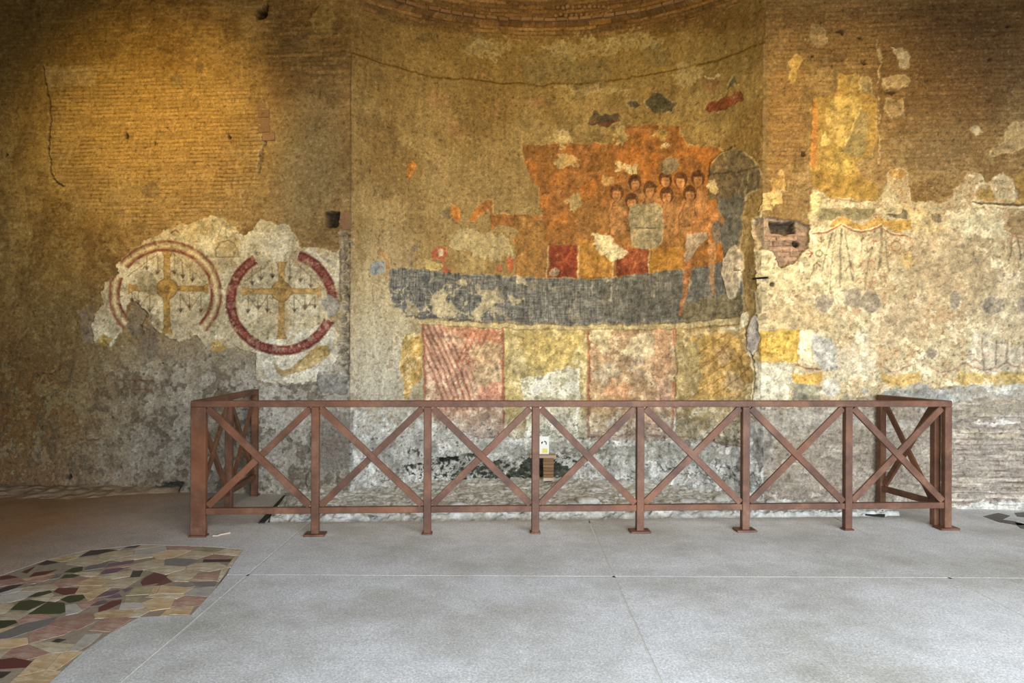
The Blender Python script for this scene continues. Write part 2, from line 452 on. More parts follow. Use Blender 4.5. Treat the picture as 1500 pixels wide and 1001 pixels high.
def softmask(pts, edge=10, warp=1.5):
    m = np.zeros(len(S), np.float32); idx = region(pts, edge + 16)
    sd = sd_poly(PX[idx] + WX[idx] * warp, PY[idx] + WY[idx] * warp, pts)
    m[idx] = 1 - sst(-edge, edge, sd); return m
gold = [(66, 98), (150, 92), (300, 108), (386, 140), (386, 250), (372, 300), (300, 322), (220, 335), (110, 300), (78, 265), (72, 180)]
bricks(softmask(gold, 6) * isL, .041, .26, 3, .004, .07, 0, 280, (260, 190), (172, 142, 96), .35)
bricks(softmask([(0, 0), (500, 0), (510, 120), (400, 100), (60, 92), (0, 98)], 18) * isL * .6, .041, .24, 4, .005, .08)
bricks(softmask([(390, 5), (505, 40), (508, 120), (395, 110)], 12) * isL, .046, .2, 5, .010, .12)
bricks(softmask([(1122, 0), (1520, -10), (1520, 180), (1420, 250), (1340, 290), (1300, 250), (1290, 110), (1190, 110), (1182, 290), (1122, 320)], 10) * isR * .8, .040, .24, 6, .005, .08)
bricks(softmask([(1395, 608), (1530, 606), (1530, 750), (1395, 750)], 5, .8) * isR, .052, .26, 7, .012, .10, 2, 90, (1450, 670), (152, 136, 120), .3)
bricks(softmask([(1118, 600), (1395, 606), (1395, 752), (1118, 752)], 10, 1.5) * isR * .45, .075, .34, 8, .012, .14)

# ---- left wall
line([(62, 98), (66, 118), (71, 150), (73, 185), (71, 210), (73, 240), (78, 262), (92, 272)], 2.2, (58, 44, 30), .85, .5, dh=-.03)
poly([(62, 97), (140, 95), (140, 128), (70, 122)], (160, 136, 98), .5, dh=.004)
line([(132, 42), (155, 42), (155, 60), (132, 60), (132, 42)], 1.2, (92, 66, 44), .7, dh=-.006)
poly([(375, 12), (389, 6), (394, 16), (389, 26), (376, 29), (373, 22)], (40, 30, 22), .9, .6, dh=-.16)
ell(474, 28, 16, 24, (150, 124, 70), .6, dh=.012, rim=(170, 150, 110))
for (x, y, r) in [(183, 199, 3), (222, 208, 2), (196, 217, 2), (10, 228, 3), (335, 200, 3), (205, 475, 2.4), (101, 699, 3.4), (237, 533, 1.6)]:
    ell(x, y, r, r * .8, (50, 38, 28), .9, dh=-.04)
for (x, y, rx, ry) in [(258, 118, 11, 12), (292, 100, 7, 10), (440, 60, 12, 8), (220, 278, 14, 12)]:
    ell(x, y, rx, ry, (112, 92, 66), .55)
line([(385, 205), (383, 225), (379, 250)], 5, (96, 82, 66), .7, 1.0, dh=-.02)
line([(386, 140), (384, 200), (372, 262), (350, 285), (358, 310)], 2.0, (190, 170, 130), .45, 1.2)
# painted lime plaster carrying the two roundels
plL = new_part('fresco_plaster', 0, 'pale lime plaster fragment painted with two jewelled cross roundels')
pl_pts = [(215, 352), (238, 340), (259, 332), (291, 319), (323, 317), (344, 335), (358, 350), (382, 322), (423, 332), (440, 362), (496, 366), (497, 419), (478, 440), (479, 460), (495, 490), (495, 525), (467, 540), (464, 560), (426, 564), (376, 557), (376, 518), (344, 508), (303, 511), (288, 492), (259, 502), (229, 483), (212, 455), (194, 438), (183, 454), (179, 487), (163, 508), (138, 498), (134, 478), (150, 446), (153, 413), (170, 407), (173, 388), (192, 368)]
poly(pl_pts, (200, 184, 146), .95, .7, dh=.012, rim=(222, 212, 184), part=plL, var=.10)
poly([(260, 322), (350, 325), (352, 380), (262, 345)], (196, 170, 116), .5, 1.5)
poly([(376, 500), (492, 470), (494, 528), (464, 556), (380, 556)], (206, 200, 184), .8, 1.0)
poly([(430, 372), (496, 370), (496, 420), (470, 400)], (208, 196, 168), .7, 1.0)
poly([(120, 500), (150, 446), (170, 440), (178, 490), (165, 505)], (190, 176, 142), .5)
# weathering inside the plaster
idx = np.nonzero(lab == plL)[0]
col[idx] += (c3((140, 118, 84)) - col[idx]) * (.55 * sst(.54, .64, nsm[idx] * .6 + nm2[idx] * .4))[:, None]
col[idx] += (c3((226, 216, 188)) - col[idx]) * (.45 * sst(.55, .66, nmid[idx]))[:, None]
def ring(cx, cy, rx, ry, th, gaps, c_in, c_mid, c_out, part, studs=None):
    idx = region([(cx - rx, cy - ry), (cx + rx, cy + ry)], 8)
    x = PX[idx] - cx + WX[idx] * .12; y = PY[idx] - cy + WY[idx] * .12
    r = np.sqrt((x / rx) ** 2 + (y / ry) ** 2) * (rx + ry) / 2; R = (rx + ry) / 2
    an = np.degrees(np.arctan2(-y, x)) % 360 + (nsm[idx] - .5) * 6
    t = (R - r) / th                                   # 0 outer .. 1 inner
    m = sst(-.05, .02, t) * (1 - sst(.98, 1.05, t))
    for (a0, a1) in gaps:
        w = (an - a0) % 360; m = m * (1 - ((w < (a1 - a0) % 360)).astype(np.float32))
    m = m * (1 - .45 * sst(.56, .66, nsm[idx]))
    tt = np.clip(t, 0, 1)[:, None]
    c = np.where(tt < .5, c3(c_out) + (c3(c_mid) - c3(c_out)) * sst(.05, .5, tt), c3(c_mid) + (c3(c_in) - c3(c_mid)) * sst(.5, .95, tt))
    if studs:
        ph = np.abs(((an / studs) % 1) - .5) * 2
        dd = np.sqrt(((t - .5) / .28) ** 2 + (ph / .75) ** 2)
        c = c + (c3((196, 156, 130)) - c) * ((1 - sst(.75, 1.0, dd)) * .38 * (sst(.5, .72, dd) * .6 + .4))[:, None]
    edge = (np.exp(-((t - 0) / .07) ** 2) + np.exp(-((t - 1) / .07) ** 2)) * m
    c = c + (c3((206, 186, 140)) - c) * (np.clip(edge, 0, 1) * .6)[:, None]
    col[idx] = col[idx] * (1 - (m * .92)[:, None]) + c * (m * .92)[:, None]
    lab[idx[m > .5]] = part
def cross(cx, cy, top, bot, lft, rgt, w, dr, c, part):
    for k, (ww, cc) in enumerate(((w + 1.6, (116, 82, 44)), (w, c))):
        p = part if k == 0 else None
        e = 2.6
        poly([(cx - ww * .42, cy), (cx - ww * .45, top + 10), (cx - ww * .5 - e, top), (cx + ww * .5 + e, top), (cx + ww * .45, top + 10), (cx + ww * .42, cy), (cx + ww * .45, bot - 10), (cx + ww * .5 + e, bot), (cx - ww * .5 - e, bot), (cx - ww * .45, bot - 10)], cc, .9, .12, part=p, wear=.25)
        poly([(cx, cy - ww * .40), (rgt - 8, cy - ww * .36), (rgt, cy - ww * .5 - e), (rgt, cy + ww * .5 + e), (rgt - 8, cy + ww * .40), (cx, cy + ww * .42), (lft + 8, cy + ww * .40), (lft, cy + ww * .5 + e), (lft, cy - ww * .5 - e), (lft + 8, cy - ww * .36)], cc, .9, .12, part=p, wear=.25)
        ell(cx, cy, dr + (1.2 if k == 0 else 0), dr + (1.2 if k == 0 else 0), cc, .9, .15, part=p, wear=.2)
    ell(cx + 1, cy + 1, dr * .45, dr * .45, (136, 98, 46), .6, .2)
def pendant(x, y0, y1):
    line([(x, y0), (x, y1)], .9, (92, 68, 46), .85, .1)
    poly([(x - 3, y1 - 1), (x + 3, y1 - 1), (x, y1 + 4.5)], (78, 54, 38), .85, .1)
    line([(x - 3.2, y1 - 2), (x + 3.2, y1 - 2)], 1.2, (78, 54, 38), .7, .1)
r1 = new_part('painted_ring', plL, 'broken red and cream painted ring'); x1 = new_part('painted_cross', plL, 'ochre painted cross with a round boss')
r2 = new_part('painted_ring', plL, 'dark red studded painted ring'); x2 = new_part('painted_cross', plL, 'ochre painted cross with a round boss')
k5 = lambda *p: zm(100, 290, .2937, p)
for a, b, c_ in [(395, 290, 350), (447, 290, 370), (530, 280, 370), (570, 320, 390), (618, 370, 408), (322, 470, 510), (410, 480, 560), (560, 480, 560), (605, 475, 540), (662, 480, 560), (355, 475, 520)]:
    (x, y0), (_, y1) = k5((a, b), (a, c_)); pendant(x, y0, y1)
for p in [((520, 275), (690, 430)), ((450, 280), (300, 395)), ((560, 480), (605, 560)), ((605, 560), (662, 480)), ((322, 475), (365, 540)), ((365, 540), (410, 480))]:
    line(k5(*p), 1.0, (108, 82, 56), .75, .15)
cross(245, 423, 367, 489, 190, 305, 9.2, 14, (176, 136, 66), x1)
ring(243, 431, 83, 79, 17, [(146, 160), (220, 318)], (104, 44, 30), (206, 186, 140), (112, 64, 48), r1)
poly(k5((340, 385), (360, 375), (420, 378), (445, 420), (445, 475), (400, 482), (360, 470)), (150, 136, 104), .9, .5, dh=-.006)
for a, b, c_ in [(920, 350, 425), (965, 340, 400), (1020, 345, 390), (1107, 305, 400), (1162, 340, 410), (1213, 385, 440), (900, 490, 565), (950, 490, 545), (995, 490, 560), (1130, 490, 560), (1184, 490, 545), (1232, 490, 540)]:
    (x, y0), (_, y1) = k5((a, b), (a, c_)); pendant(x, y0, y1)
for p in [((1115, 300), (1265, 445)), ((1000, 335), (880, 420)), ((900, 490), (950, 560)), ((950, 560), (995, 490)), ((1130, 490), (1184, 560)), ((1184, 560), (1232, 490))]:
    line(k5(*p), 1.0, (108, 82, 56), .75, .15)
cross(413, 427, 384, 497, 356, 471, 9.2, 14, (182, 142, 78), x2)
ring(413, 442, 82, 79, 15, [(70, 122), (338, 4)], (96, 42, 36), (116, 54, 46), (90, 40, 34), r2, studs=4.6)
poly(k5((1040, 830), (1060, 850), (1110, 850), (1180, 790), (1240, 740), (1290, 735), (1300, 775), (1240, 830), (1160, 875), (1070, 890), (1038, 870)), (176, 140, 72), .9, .4, wear=.15)
poly(k5((145, 710), (180, 685), (230, 705), (200, 740), (165, 740)), (170, 136, 60), .85, .3)
poly(k5((708, 740), (730, 705), (760, 715), (795, 750), (760, 772), (720, 765)), (176, 140, 62), .85, .3)
line(k5((740, 295), (735, 260), (760, 225), (795, 213), (830, 225), (850, 260), (855, 295), (740, 295)), 1.3, (112, 92, 60), .8, .15)
for p in [((745, 215), (775, 120)), ((790, 205), (790, 120)), ((840, 215), (800, 120)), ((735, 250), (850, 250))]: line(k5(*p), 1.0, (130, 106, 70), .7, .15)
line(k5((515, 175), (540, 160), (555, 172)), 2, (110, 62, 40), .8, .2)
ell(483, 447, 13, 14, (158, 148, 136), .95, .8, dh=-.01); ell(198, 470, 13, 24, (132, 118, 96), .8, 1.0, dh=-.012); ell(218, 500, 14, 30, (112, 98, 88), .5, 1.4)
poly(k5((60, 560), (140, 530), (130, 640), (110, 740), (60, 680)), (124, 108, 92), .7, 1.2)
for pts in (k5((285, 912), (430, 915)), k5((330, 958), (390, 960), (430, 975)), [(48, 537), (60, 545), (75, 549), (88, 540), (92, 532), (100, 537)], [(118, 644), (144, 644)], [(5, 590), (5, 634)], [(11, 588), (11, 634)]):
    line(pts, 2.0, (92, 52, 36), .7, .5)
line([(0, 645), (50, 645)], 2.2, (108, 66, 40), .6, .6)
# jamb: square putlog hole and broken brick ends down the arris
poly([(475, 313), (485, 309), (496, 311), (496, 333), (484, 335), (475, 330)], (56, 46, 36), .9, .4, dh=-.15)
poly([(496, 340), (511, 340), (512, 560), (500, 562), (494, 540), (497, 440)], (166, 156, 136), .6, 1.2, dh=-.006, wear=.2)
for k, y in enumerate(range(346, 560, 15)):
    ell(505 + 3 * math.sin(k * 2.1), y, 6, 5, (112, 100, 84), .7, .8, dh=-.018)
    line([(498, y + 8), (511, y + 8)], 2.0, (92, 80, 64), .6, .8, dh=-.012)
line([(498, 368), (498, 440)], 2, (96, 82, 60), .7, .3)
poly([(466, 548), (508, 546), (508, 576), (468, 578)], (124, 122, 118), .7, 1.0, dh=.01)
line([(456, 600), (452, 640), (454, 680), (448, 712)], 5, (104, 98, 90), .5, 1.0, dh=-.03)
poly([(462, 600), (516, 600), (518, 690), (464, 690)], (122, 112, 104), .6, 1.5)
poly([(0, 715), (20, 714), (35, 722), (50, 714), (90, 713), (88, 717), (52, 720), (36, 727), (16, 719), (0, 719)], (60, 42, 28), .7, .3, dh=-.025)
poly([(165, 722), (215, 718), (250, 708), (268, 708), (262, 722), (190, 727)], (44, 46, 38), .9, .6, dh=-.05)
for (x, y, rx) in [(118, 715, 7), (150, 717, 5)]: ell(x, y, rx, 2.4, (58, 46, 36), .8, .4, dh=-.03)

# ---- apse: springing line, upper plaster
bricks(((Z > 5.06) & isA) * sst(5.02, 5.12, Z + (nmid - .5) * .3), .045, .26, 12, .012, .18, None, 0, None, (128, 94, 66), .5)
H += np.where(isA & (Z > ZS), .035 - np.maximum(0, 0) + (RAD - np.sqrt(np.maximum(RAD ** 2 - (Z - ZS) ** 2, .1))), 0)
H += np.where(isA & (np.abs(Z - ZS + .02) < .02), -.05, 0)
gl = 4.56 + (nmid - .5) * .06
H += np.where(isA, .02 * sst(-.02, .02, gl - Z), 0)
col -= (.10 * np.exp(-((Z - gl) / .012) ** 2) * isA)[:, None]
for pts, c in [((861, 182, 870, 160, 880, 168, 905, 168, 908, 178, 890, 186, 872, 184), (72, 62, 50)), ((945, 150, 955, 136, 972, 140, 994, 154, 985, 166, 958, 168), (70, 66, 52)), ((1031, 164, 1040, 150, 1085, 136, 1092, 146, 1060, 162), (112, 52, 34)), ((1066, 132, 1078, 112, 1086, 126), (70, 68, 56)), ((918, 150, 932, 146, 940, 156, 924, 160), (80, 74, 60))]:
    poly(list(zip(pts[::2], pts[1::2])), c, .9, .5, dh=-.008, rim=(190, 172, 130))
line([(866, 180), (888, 182), (904, 178)], 3, (130, 60, 34), .7, .4)
ell(1078, 141, 10, 8, (140, 96, 66), .5); line([(1036, 112), (1046, 116), (1054, 110)], 3, (196, 178, 140), .8); ell(1044, 125, 12, 10, (128, 84, 62), .5, 1.2)
for (x, y, rx, ry) in [(640, 148, 22, 10), (665, 190, 14, 10), (785, 150, 10, 9), (725, 165, 10, 6), (705, 110, 8, 6)]:
    ell(x, y, rx, ry, (164, 116, 84), .45, 1.6, wear=.3)
for (x, y, rx, ry) in [(630, 55, 9, 7), (700, 60, 20, 12), (820, 95, 30, 24), (870, 105, 26, 20), (960, 78, 20, 16), (780, 105, 18, 20)]:
    ell(x, y, rx, ry, (116, 104, 76), .45, 2.0, dh=-.006)
for (x, y, rx, ry) in [(715, 70, 30, 14), (850, 70, 60, 12), (930, 60, 40, 12), (870, 130, 60, 6), (1010, 110, 25, 16)]:
    ell(x, y, rx, ry, (190, 176, 140), .4, 2.2, wear=.4)
# ---- apse: painted scene on orange ground (faded, generic figures)
fo = new_part('fresco_scene', 1, 'faded fresco of crowded figures on an orange ground')
k6 = lambda *p: zm(500, 230, .2338, p)
k7 = lambda *p: zm(800, 180, .2338, p)
orange = k6((1140, 0), (1180, 130), (1240, 200), (1250, 300), (1262, 370), (1080, 368), (1000, 350), (950, 372), (955, 260), (900, 268), (830, 340), (795, 410), (830, 408), (925, 330), (930, 455), (965, 432), (1050, 430), (1112, 470), (1068, 520), (1092, 560), (1090, 770), (1280, 770)) + [(870, 407), (950, 402), (1003, 394), (1040, 392), (1085, 384), (1086, 340), (1090, 305), (1096, 284), (1057, 216), (1010, 213), (1000, 201), (996, 187), (959, 182), (926, 185), (905, 188), (898, 210), (838, 212), (800, 212), (764, 212)]
poly(orange, (152, 94, 46), .93, .5, dh=.010, rim=(200, 172, 120), part=fo, var=.14)
oidx = np.nonzero(lab == fo)[0]
col[oidx] += (c3((176, 110, 52)) - col[oidx]) * (.6 * sst(.5, .62, nmid[oidx]))[:, None]
col[oidx] += (c3((122, 86, 48)) - col[oidx]) * (.7 * sst(.52, .64, nb2[oidx]))[:, None]
poly([(752, 318), (800, 320), (800, 408), (754, 406)], (158, 118, 62), .6, 1.2, only=(lab == fo) * 1.0)
poly([(846, 300), (1000, 290), (1000, 400), (846, 404)], (148, 102, 54), .6, 2.0, only=(lab == fo) * 1.0)
for (x, y, rx, ry, c) in [(823, 205, 14, 12, (190, 164, 112)), (826, 236, 19, 9, (188, 160, 104)), (910, 196, 9, 14, (176, 156, 104)), (970, 193, 8, 11, (178, 140, 74)), (842, 297, 8, 13, (160, 140, 96)), (908, 247, 7, 6, (196, 172, 124)), (926, 247, 8, 5, (200, 184, 140)), (892, 266, 9, 5, (178, 136, 80)), (978, 213, 5, 4, (200, 176, 130))]:
    ell(x, y, rx, ry, c, .9, 1.3, dh=-.006, rim=(206, 186, 140))
for pts in (k6((400, 60), (430, 30), (465, 45), (455, 90), (410, 150), (392, 100)), k6((670, 330), (700, 305), (740, 330), (742, 380), (720, 430), (695, 380))):
    p_ = new_part('fresco_fragment', 1, 'small loose fragment of orange painted plaster'); poly(pts, (190, 118, 50), .95, .3, dh=.01, part=p_)
poly(k6((610, 335), (670, 320), (690, 380), (630, 365)), (120, 104, 76), .8, .6)
line(k6((640, 365), (690, 385), (740, 430), (742, 500), (745, 550), (690, 550)), 2, (112, 96, 70), .7, .6)
poly(k6((555, 600), (600, 555), (650, 570), (668, 610), (640, 630), (650, 690), (685, 722), (635, 725), (625, 640), (570, 650)), (176, 84, 62), .85, .4, wear=.3)
poly(k6((600, 580), (630, 575), (632, 620), (604, 625)), (190, 176, 150), .9, .3)
poly(k6((1030, 650), (1055, 620), (1080, 650), (1078, 725), (1045, 700)), (182, 84, 50), .8, .4); poly(k6((970, 680), (1010, 670), (1012, 710), (972, 712)), (178, 84, 66), .8, .5)
poly(k6((215, 600), (235, 565), (275, 610), (300, 660), (300, 780), (275, 760), (270, 670), (225, 620)), (160, 122, 78), .9, .3)
poly(k6((170, 700), (200, 655), (260, 660), (272, 730), (190, 735)), (128, 138, 146), .9, .4)
poly(k6((420, 640), (430, 570), (470, 540), (475, 580), (440, 600), (440, 700), (420, 690)), (118, 104, 84), .8, .4)
poly(k6((510, 640), (560, 660), (640, 660), (620, 720), (520, 716)), (206, 186, 110), .6, .8); poly(k6((310, 655), (430, 640), (430, 690), (320, 700)), (150, 124, 86), .6, .8)
poly(k6((740, 640), (900, 620), (900, 730), (770, 730)), (170, 148, 96), .5, 1.0); poly(k6((660, 480), (900, 470), (1060, 520), (1080, 640), (860, 640), (680, 560)), (184, 170, 128), .6, 1.4)
# dark painted arch with a grey blue column
pa = new_part('painted_arch', fo, 'dark grey painted arched doorway')
poly([(1039, 296), (1040, 250), (1055, 228), (1073, 217), (1092, 222), (1111, 238), (1117, 256), (1115, 278), (1097, 285), (1090, 305), (1088, 340), (1084, 384), (1062, 384), (1058, 330), (1050, 292)], (98, 86, 66), .95, .35, dh=.004, rim=(206, 190, 150), part=pa)
poly([(1052, 292), (1092, 285), (1086, 330), (1082, 384), (1062, 384), (1056, 330)], (98, 98, 96), .8, .6); poly([(1040, 328), (1056, 318), (1064, 350), (1050, 362)], (96, 96, 98), .85, .5)
line([(1038, 258), (1075, 254), (1112, 246)], 3.0, (66, 54, 40), .7, .3); line([(1040, 262), (1042, 240), (1056, 226), (1073, 216)], 2, (64, 44, 30), .7, .2)
line([(1098, 258), (1095, 280)], 1.6, (178, 164, 130), .6, .3); line([(1090, 260), (1086, 282)], 1.4, (150, 138, 112), .5, .3); ell(1047, 276, 7, 9, (196, 172, 124), .9, .8)
# panels under the figures
for x0, x1_, y0, y1, c, nm in [(805, 846, 359, 407, (128, 50, 36), 'painted_red_panel'), (904, 951, 364, 404, (126, 54, 36), 'painted_red_panel'), (849, 898, 352, 406, (174, 122, 50), 'painted_ochre_panel'), (953, 1002, 362, 402, (180, 124, 48), 'painted_ochre_panel')]:
    p_ = new_part(nm, fo); poly([(x0, y0), (x1_ - 1, y0 + 1), (x1_, y1 - 1), (x0 - 1, y1)], c, .85, .3, part=p_, wear=.12)
for x in (802, 848, 900, 952): line([(x, 362), (x - 1, 406)], 2.2, (196, 176, 130), .7, .3)
ell(812, 398, 6, 7, (168, 152, 124), .9, .5, dh=-.004)
# figures: plain tan torsos and heads with dark hair
for (x, y, rx, ry) in [(905, 318, 14, 30), (935, 300, 16, 26), (982, 318, 18, 30), (1012, 322, 18, 34), (955, 300, 14, 20), (1028, 300, 10, 20)]:
    ell(x, y, rx, ry, (170, 118, 74), .7, .5)
    line([(x - rx * .8, y + ry * .9), (x - rx * .9, y - ry * .1), (x - rx * .3, y - ry * .75)], 1.3, (96, 54, 34), .7, .3)
for (hx, hy) in [(445, 440), (560, 375), (655, 420), (755, 355), (850, 362), (958, 350), (540, 490), (762, 455), (907, 445)]:
    (x, y), = k7((hx, hy)); hp = new_part('painted_head', fo)
    ell(x, y, 10.0, 12.0, (84, 50, 30), .9, .12, part=hp)
    ell(x, y + 3.2, 6.2, 9.2, (188, 128, 78), .95, .10)
    poly([(x - 6, y - 6), (x + 6, y - 6), (x + 5.4, y - 2), (x - 5.4, y - 2)], (84, 50, 30), .85, .1)
    for dx in (-2.4, 2.4): line([(x + dx - 1.2, y + 2.2), (x + dx + 1.2, y + 2.2)], 1.1, (96, 58, 36), .7, .05)
    line([(x - 1.6, y + 8), (x + 1.6, y + 8)], 1.0, (130, 70, 46), .6, .05); line([(x, y + 2.5), (x - .6, y + 5.5)], .9, (140, 88, 54), .5, .05)
# mortar repairs in the scene
mp_ = new_part('mortar_patch', fo, 'olive grey mortar repair'); poly(k7((525, 530), (560, 512), (640, 510), (705, 512), (735, 545), (738, 660), (735, 730), (700, 785), (600, 795), (545, 770), (525, 700), (520, 610)), (148, 136, 106), .97, .25, dh=.006, rim=(196, 176, 132), part=mp_)
line(k7((560, 664), (690, 660)), 1.3, (66, 56, 40), .9, .2, dh=-.006)
mp_ = new_part('mortar_patch', fo, 'small grey mortar repair'); poly(k7((725, 310), (725, 270), (750, 230), (790, 212), (835, 230), (840, 265), (815, 310), (770, 328)), (140, 122, 96), .95, .25, dh=.004, part=mp_)
mp_ = new_part('plaster_scar', fo, 'pale chipped plaster scar'); poly(k7((285, 690), (330, 705), (385, 715), (425, 730), (430, 765), (490, 790), (518, 825), (490, 845), (420, 860), (350, 835), (305, 790), (310, 745)), (206, 190, 150), .95, .6, dh=-.004, rim=(220, 208, 176), part=mp_)
# grey band
gb = new_part('grey_band', 1, 'worn slate grey painted band around the apse')
poly([(568, 397), (582, 393), (640, 398), (700, 402), (750, 404), (800, 408), (870, 408), (950, 402), (1003, 395), (1046, 388), (1085, 384), (1090, 400), (1092, 460), (1040, 470), (1000, 473), (850, 476), (700, 471), (640, 468), (596, 462), (578, 450), (568, 430)], (102, 103, 102), .94, .6, dh=.008, rim=(170, 160, 132), part=gb, var=.12)
gm = (lab == gb) * 1.0
gi = np.nonzero(lab == gb)[0]
col[gi] *= (1 + .5 * (fbm(S[gi] * 60, Z[gi] * 7, 131, 2, .55, False) - .5) + .35 * (fbm(S[gi] * 8, Z[gi] * 60, 133, 2, .55, False) - .5))[:, None]
poly([(880, 410), (1010, 398), (1010, 470), (880, 474)], (88, 84, 76), .6, 1.5, only=gm); poly([(1000, 440), (1092, 430), (1092, 470), (1000, 474)], (118, 104, 72), .8, 1.5, only=gm); poly([(1006, 398), (1060, 386), (1060, 430), (1010, 440)], (96, 94, 90), .6, 1.0, only=gm)
for pts in ([(626, 440), (640, 425), (650, 420), (660, 430), (650, 440), (662, 460), (650, 470), (634, 462)], [(712, 425), (735, 422), (738, 440), (716, 452), (700, 470), (690, 465), (705, 440)], [(745, 432), (770, 436), (752, 446)], [(590, 455), (596, 440), (612, 448), (610, 466), (594, 466)], [(664, 412), (676, 405), (684, 412), (676, 420)], [(757, 403), (770, 410), (774, 418), (758, 412)]):
    poly(pts, (178, 164, 130), .9, .9, dh=-.008, rim=(200, 190, 160))
blend((172, 158, 126), gm * .85 * sst(.545, .60, nwp * .6 + nmid * .4) * sst(800, 640, PX) * sst(404, 424, PY))
H -= .006 * gm * sst(.545, .60, nwp * .6 + nmid * .4) * sst(800, 640, PX) * sst(404, 424, PY)
for (x, y, r) in [(735, 430, 9), (590, 432, 7), (620, 412, 8), (700, 440, 8), (655, 428, 6)]: ell(x, y, r, r, (70, 74, 76), .5, 1.2)
for x in (582, 598, 612, 634, 655, 672): line([(x, 400), (x + 1, 430)], 1.1, (62, 66, 70), .5, .4)
for y in (407, 414, 421): line([(580, y), (690, y + 2)], 1.0, (62, 66, 70), .35, .5)
for (x, y0, y1) in [(896, 408, 445), (905, 408, 430), (868, 410, 440), (1012, 400, 425)]: line([(x, y0), (x, y1)], 2, (160, 152, 132), .5, .6)
line([(592, 463), (640, 466), (690, 470)], 3, (72, 72, 72), .7, .8)
ell(1010, 413, 5, 6, (176, 160, 130), .9, .5); ell(889, 410, 4, 4, (170, 160, 130), .8)
# striding figure at the end of the row
poly(k7((900, 620), (960, 560), (1020, 520), (1075, 500), (1095, 555), (1130, 610), (1125, 645), (1075, 605), (1020, 690), (960, 710), (890, 690)), (182, 120, 68), .85, .25)
poly(k7((885, 700), (960, 690), (1010, 690), (1022, 720), (950, 790), (890, 880), (870, 870), (880, 790)), (164, 146, 126), .9, .3)
poly(k7((880, 870), (920, 850), (915, 950), (890, 1060), (850, 1215), (835, 1210), (860, 1050), (870, 940)), (178, 108, 62), .85, .3)
poly(k7((1025, 730), (1065, 760), (1075, 840), (1060, 960), (1065, 1085), (1045, 1090), (1030, 950), (1020, 840)), (176, 128, 88), .8, .3)
mp_ = new_part('mortar_patch', 1, 'pale grey oval mortar repair with a slit'); poly([(1062, 380), (1070, 364), (1080, 360), (1090, 372), (1092, 392), (1086, 420), (1078, 437), (1070, 438), (1064, 420), (1060, 400)], (178, 162, 138), .97, .25, dh=.012, rim=(206, 190, 160), part=mp_)
line([(1079, 397), (1088, 397)], 1.6, (30, 26, 22), .95, .1, dh=-.01)
# cream stripe and mock curtain panels
cs = new_part('cream_border', 1, 'thin cream painted border line')
poly([(612, 468), (700, 473), (850, 478), (1000, 475), (1092, 464), (1094, 474), (1000, 482), (850, 484), (735, 481), (615, 475)], (186, 170, 124), .9, .4, part=cs, wear=.1)
ppnl = []
def panel(nm, lb, pts, c, **kw):
    p_ = new_part(nm, 1, lb); poly(pts, c, .93, kw.pop('warp', .4), part=p_, dh=.006, **kw); ppnl.append(p_)
    i = np.nonzero(lab == p_)[0]
    col[i] += (c3((214, 200, 166)) - col[i]) * (.60 * sst(.55, .65, nsm[i] * .55 + nm2[i] * .45))[:, None]
    col[i] *= (1 + .28 * (nmid[i] - .5))[:, None]
    return (lab == p_) * 1.0
m1 = panel('curtain_panel', 'pink painted curtain panel with red slanting stripes', [(618, 475), (736, 482), (737, 640), (700, 642), (672, 630), (650, 622), (622, 615)], (188, 148, 122))
for k in range(12):
    x = 612 + k * 8.2; line([(x - 14, 472), (x + 2, 505), (x + 22, 548), (x + 40, 600)], 3.2, (150, 84, 66), .75 - .045 * k * (k > 5), .25, only=m1, wear=.12)
for k in range(9):
    x = 688 + k * 8; line([(x + 8, 472), (x - 4, 500), (x - 20, 532)], 3.2, (166, 88, 62), .7, .25, only=m1, wear=.12)
poly([(640, 480), (735, 482), (735, 505), (700, 500)], (190, 112, 76), .5, 1.2, only=m1); poly([(690, 510), (735, 500), (735, 565), (690, 560)], (178, 160, 116), .55, 2, only=m1); poly([(705, 565), (735, 560), (735, 590), (700, 590)], (206, 134, 108), .6, 1.2, only=m1)
m2 = panel('curtain_panel', 'yellow ochre painted curtain panel with a white repair', [(738, 482), (862, 484), (862, 643), (738, 641)], (180, 160, 104))
poly([(755, 484), (860, 485), (840, 530), (820, 552), (800, 550), (770, 520)], (196, 168, 98), .6, 2.0, only=m2); poly([(738, 505), (770, 515), (770, 548), (742, 540)], (176, 160, 116), .6, 1.6, only=m2)
for k in range(6): line([(745 + k * 16, 520), (780 + k * 16, 490)], 1.6, (178, 142, 70), .5, .8, only=m2, wear=.3)
wp = new_part('mortar_patch', 1, 'whitish mottled lime repair'); poly([(764, 552), (800, 550), (822, 540), (850, 540), (850, 590), (846, 640), (810, 650), (768, 660), (770, 620), (764, 590)], (206, 202, 182), .93, .7, part=wp, dh=.006)
wi = np.nonzero(lab == wp)[0]; col[wi] += (c3((142, 138, 112)) - col[wi]) * (.8 * sst(.53, .62, nsm[wi]))[:, None]; col[wi] += (c3((228, 226, 214)) - col[wi]) * (.6 * sst(.54, .64, nm2[wi]))[:, None]
m3 = panel('curtain_panel', 'tan and pink painted curtain panel worn to plaster', [(864, 484), (990, 482), (990, 646), (864, 644)], (176, 142, 108), wear=.05)
for (x, y, rx, ry, c, a) in [(880, 500, 16, 18, (206, 190, 146), .8), (940, 510, 22, 26, (200, 186, 150), .8), (885, 545, 20, 14, (176, 164, 140), .7), (930, 535, 14, 14, (166, 150, 130), .7), (970, 520, 14, 40, (184, 138, 104), .6), (905, 575, 20, 14, (206, 142, 100), .6), (975, 580, 12, 20, (196, 150, 128), .6), (870, 610, 24, 26, (192, 158, 108), .6), (950, 620, 30, 16, (192, 150, 122), .6)]:
    ell(x, y, rx, ry, c, a, 2.2, only=m3)
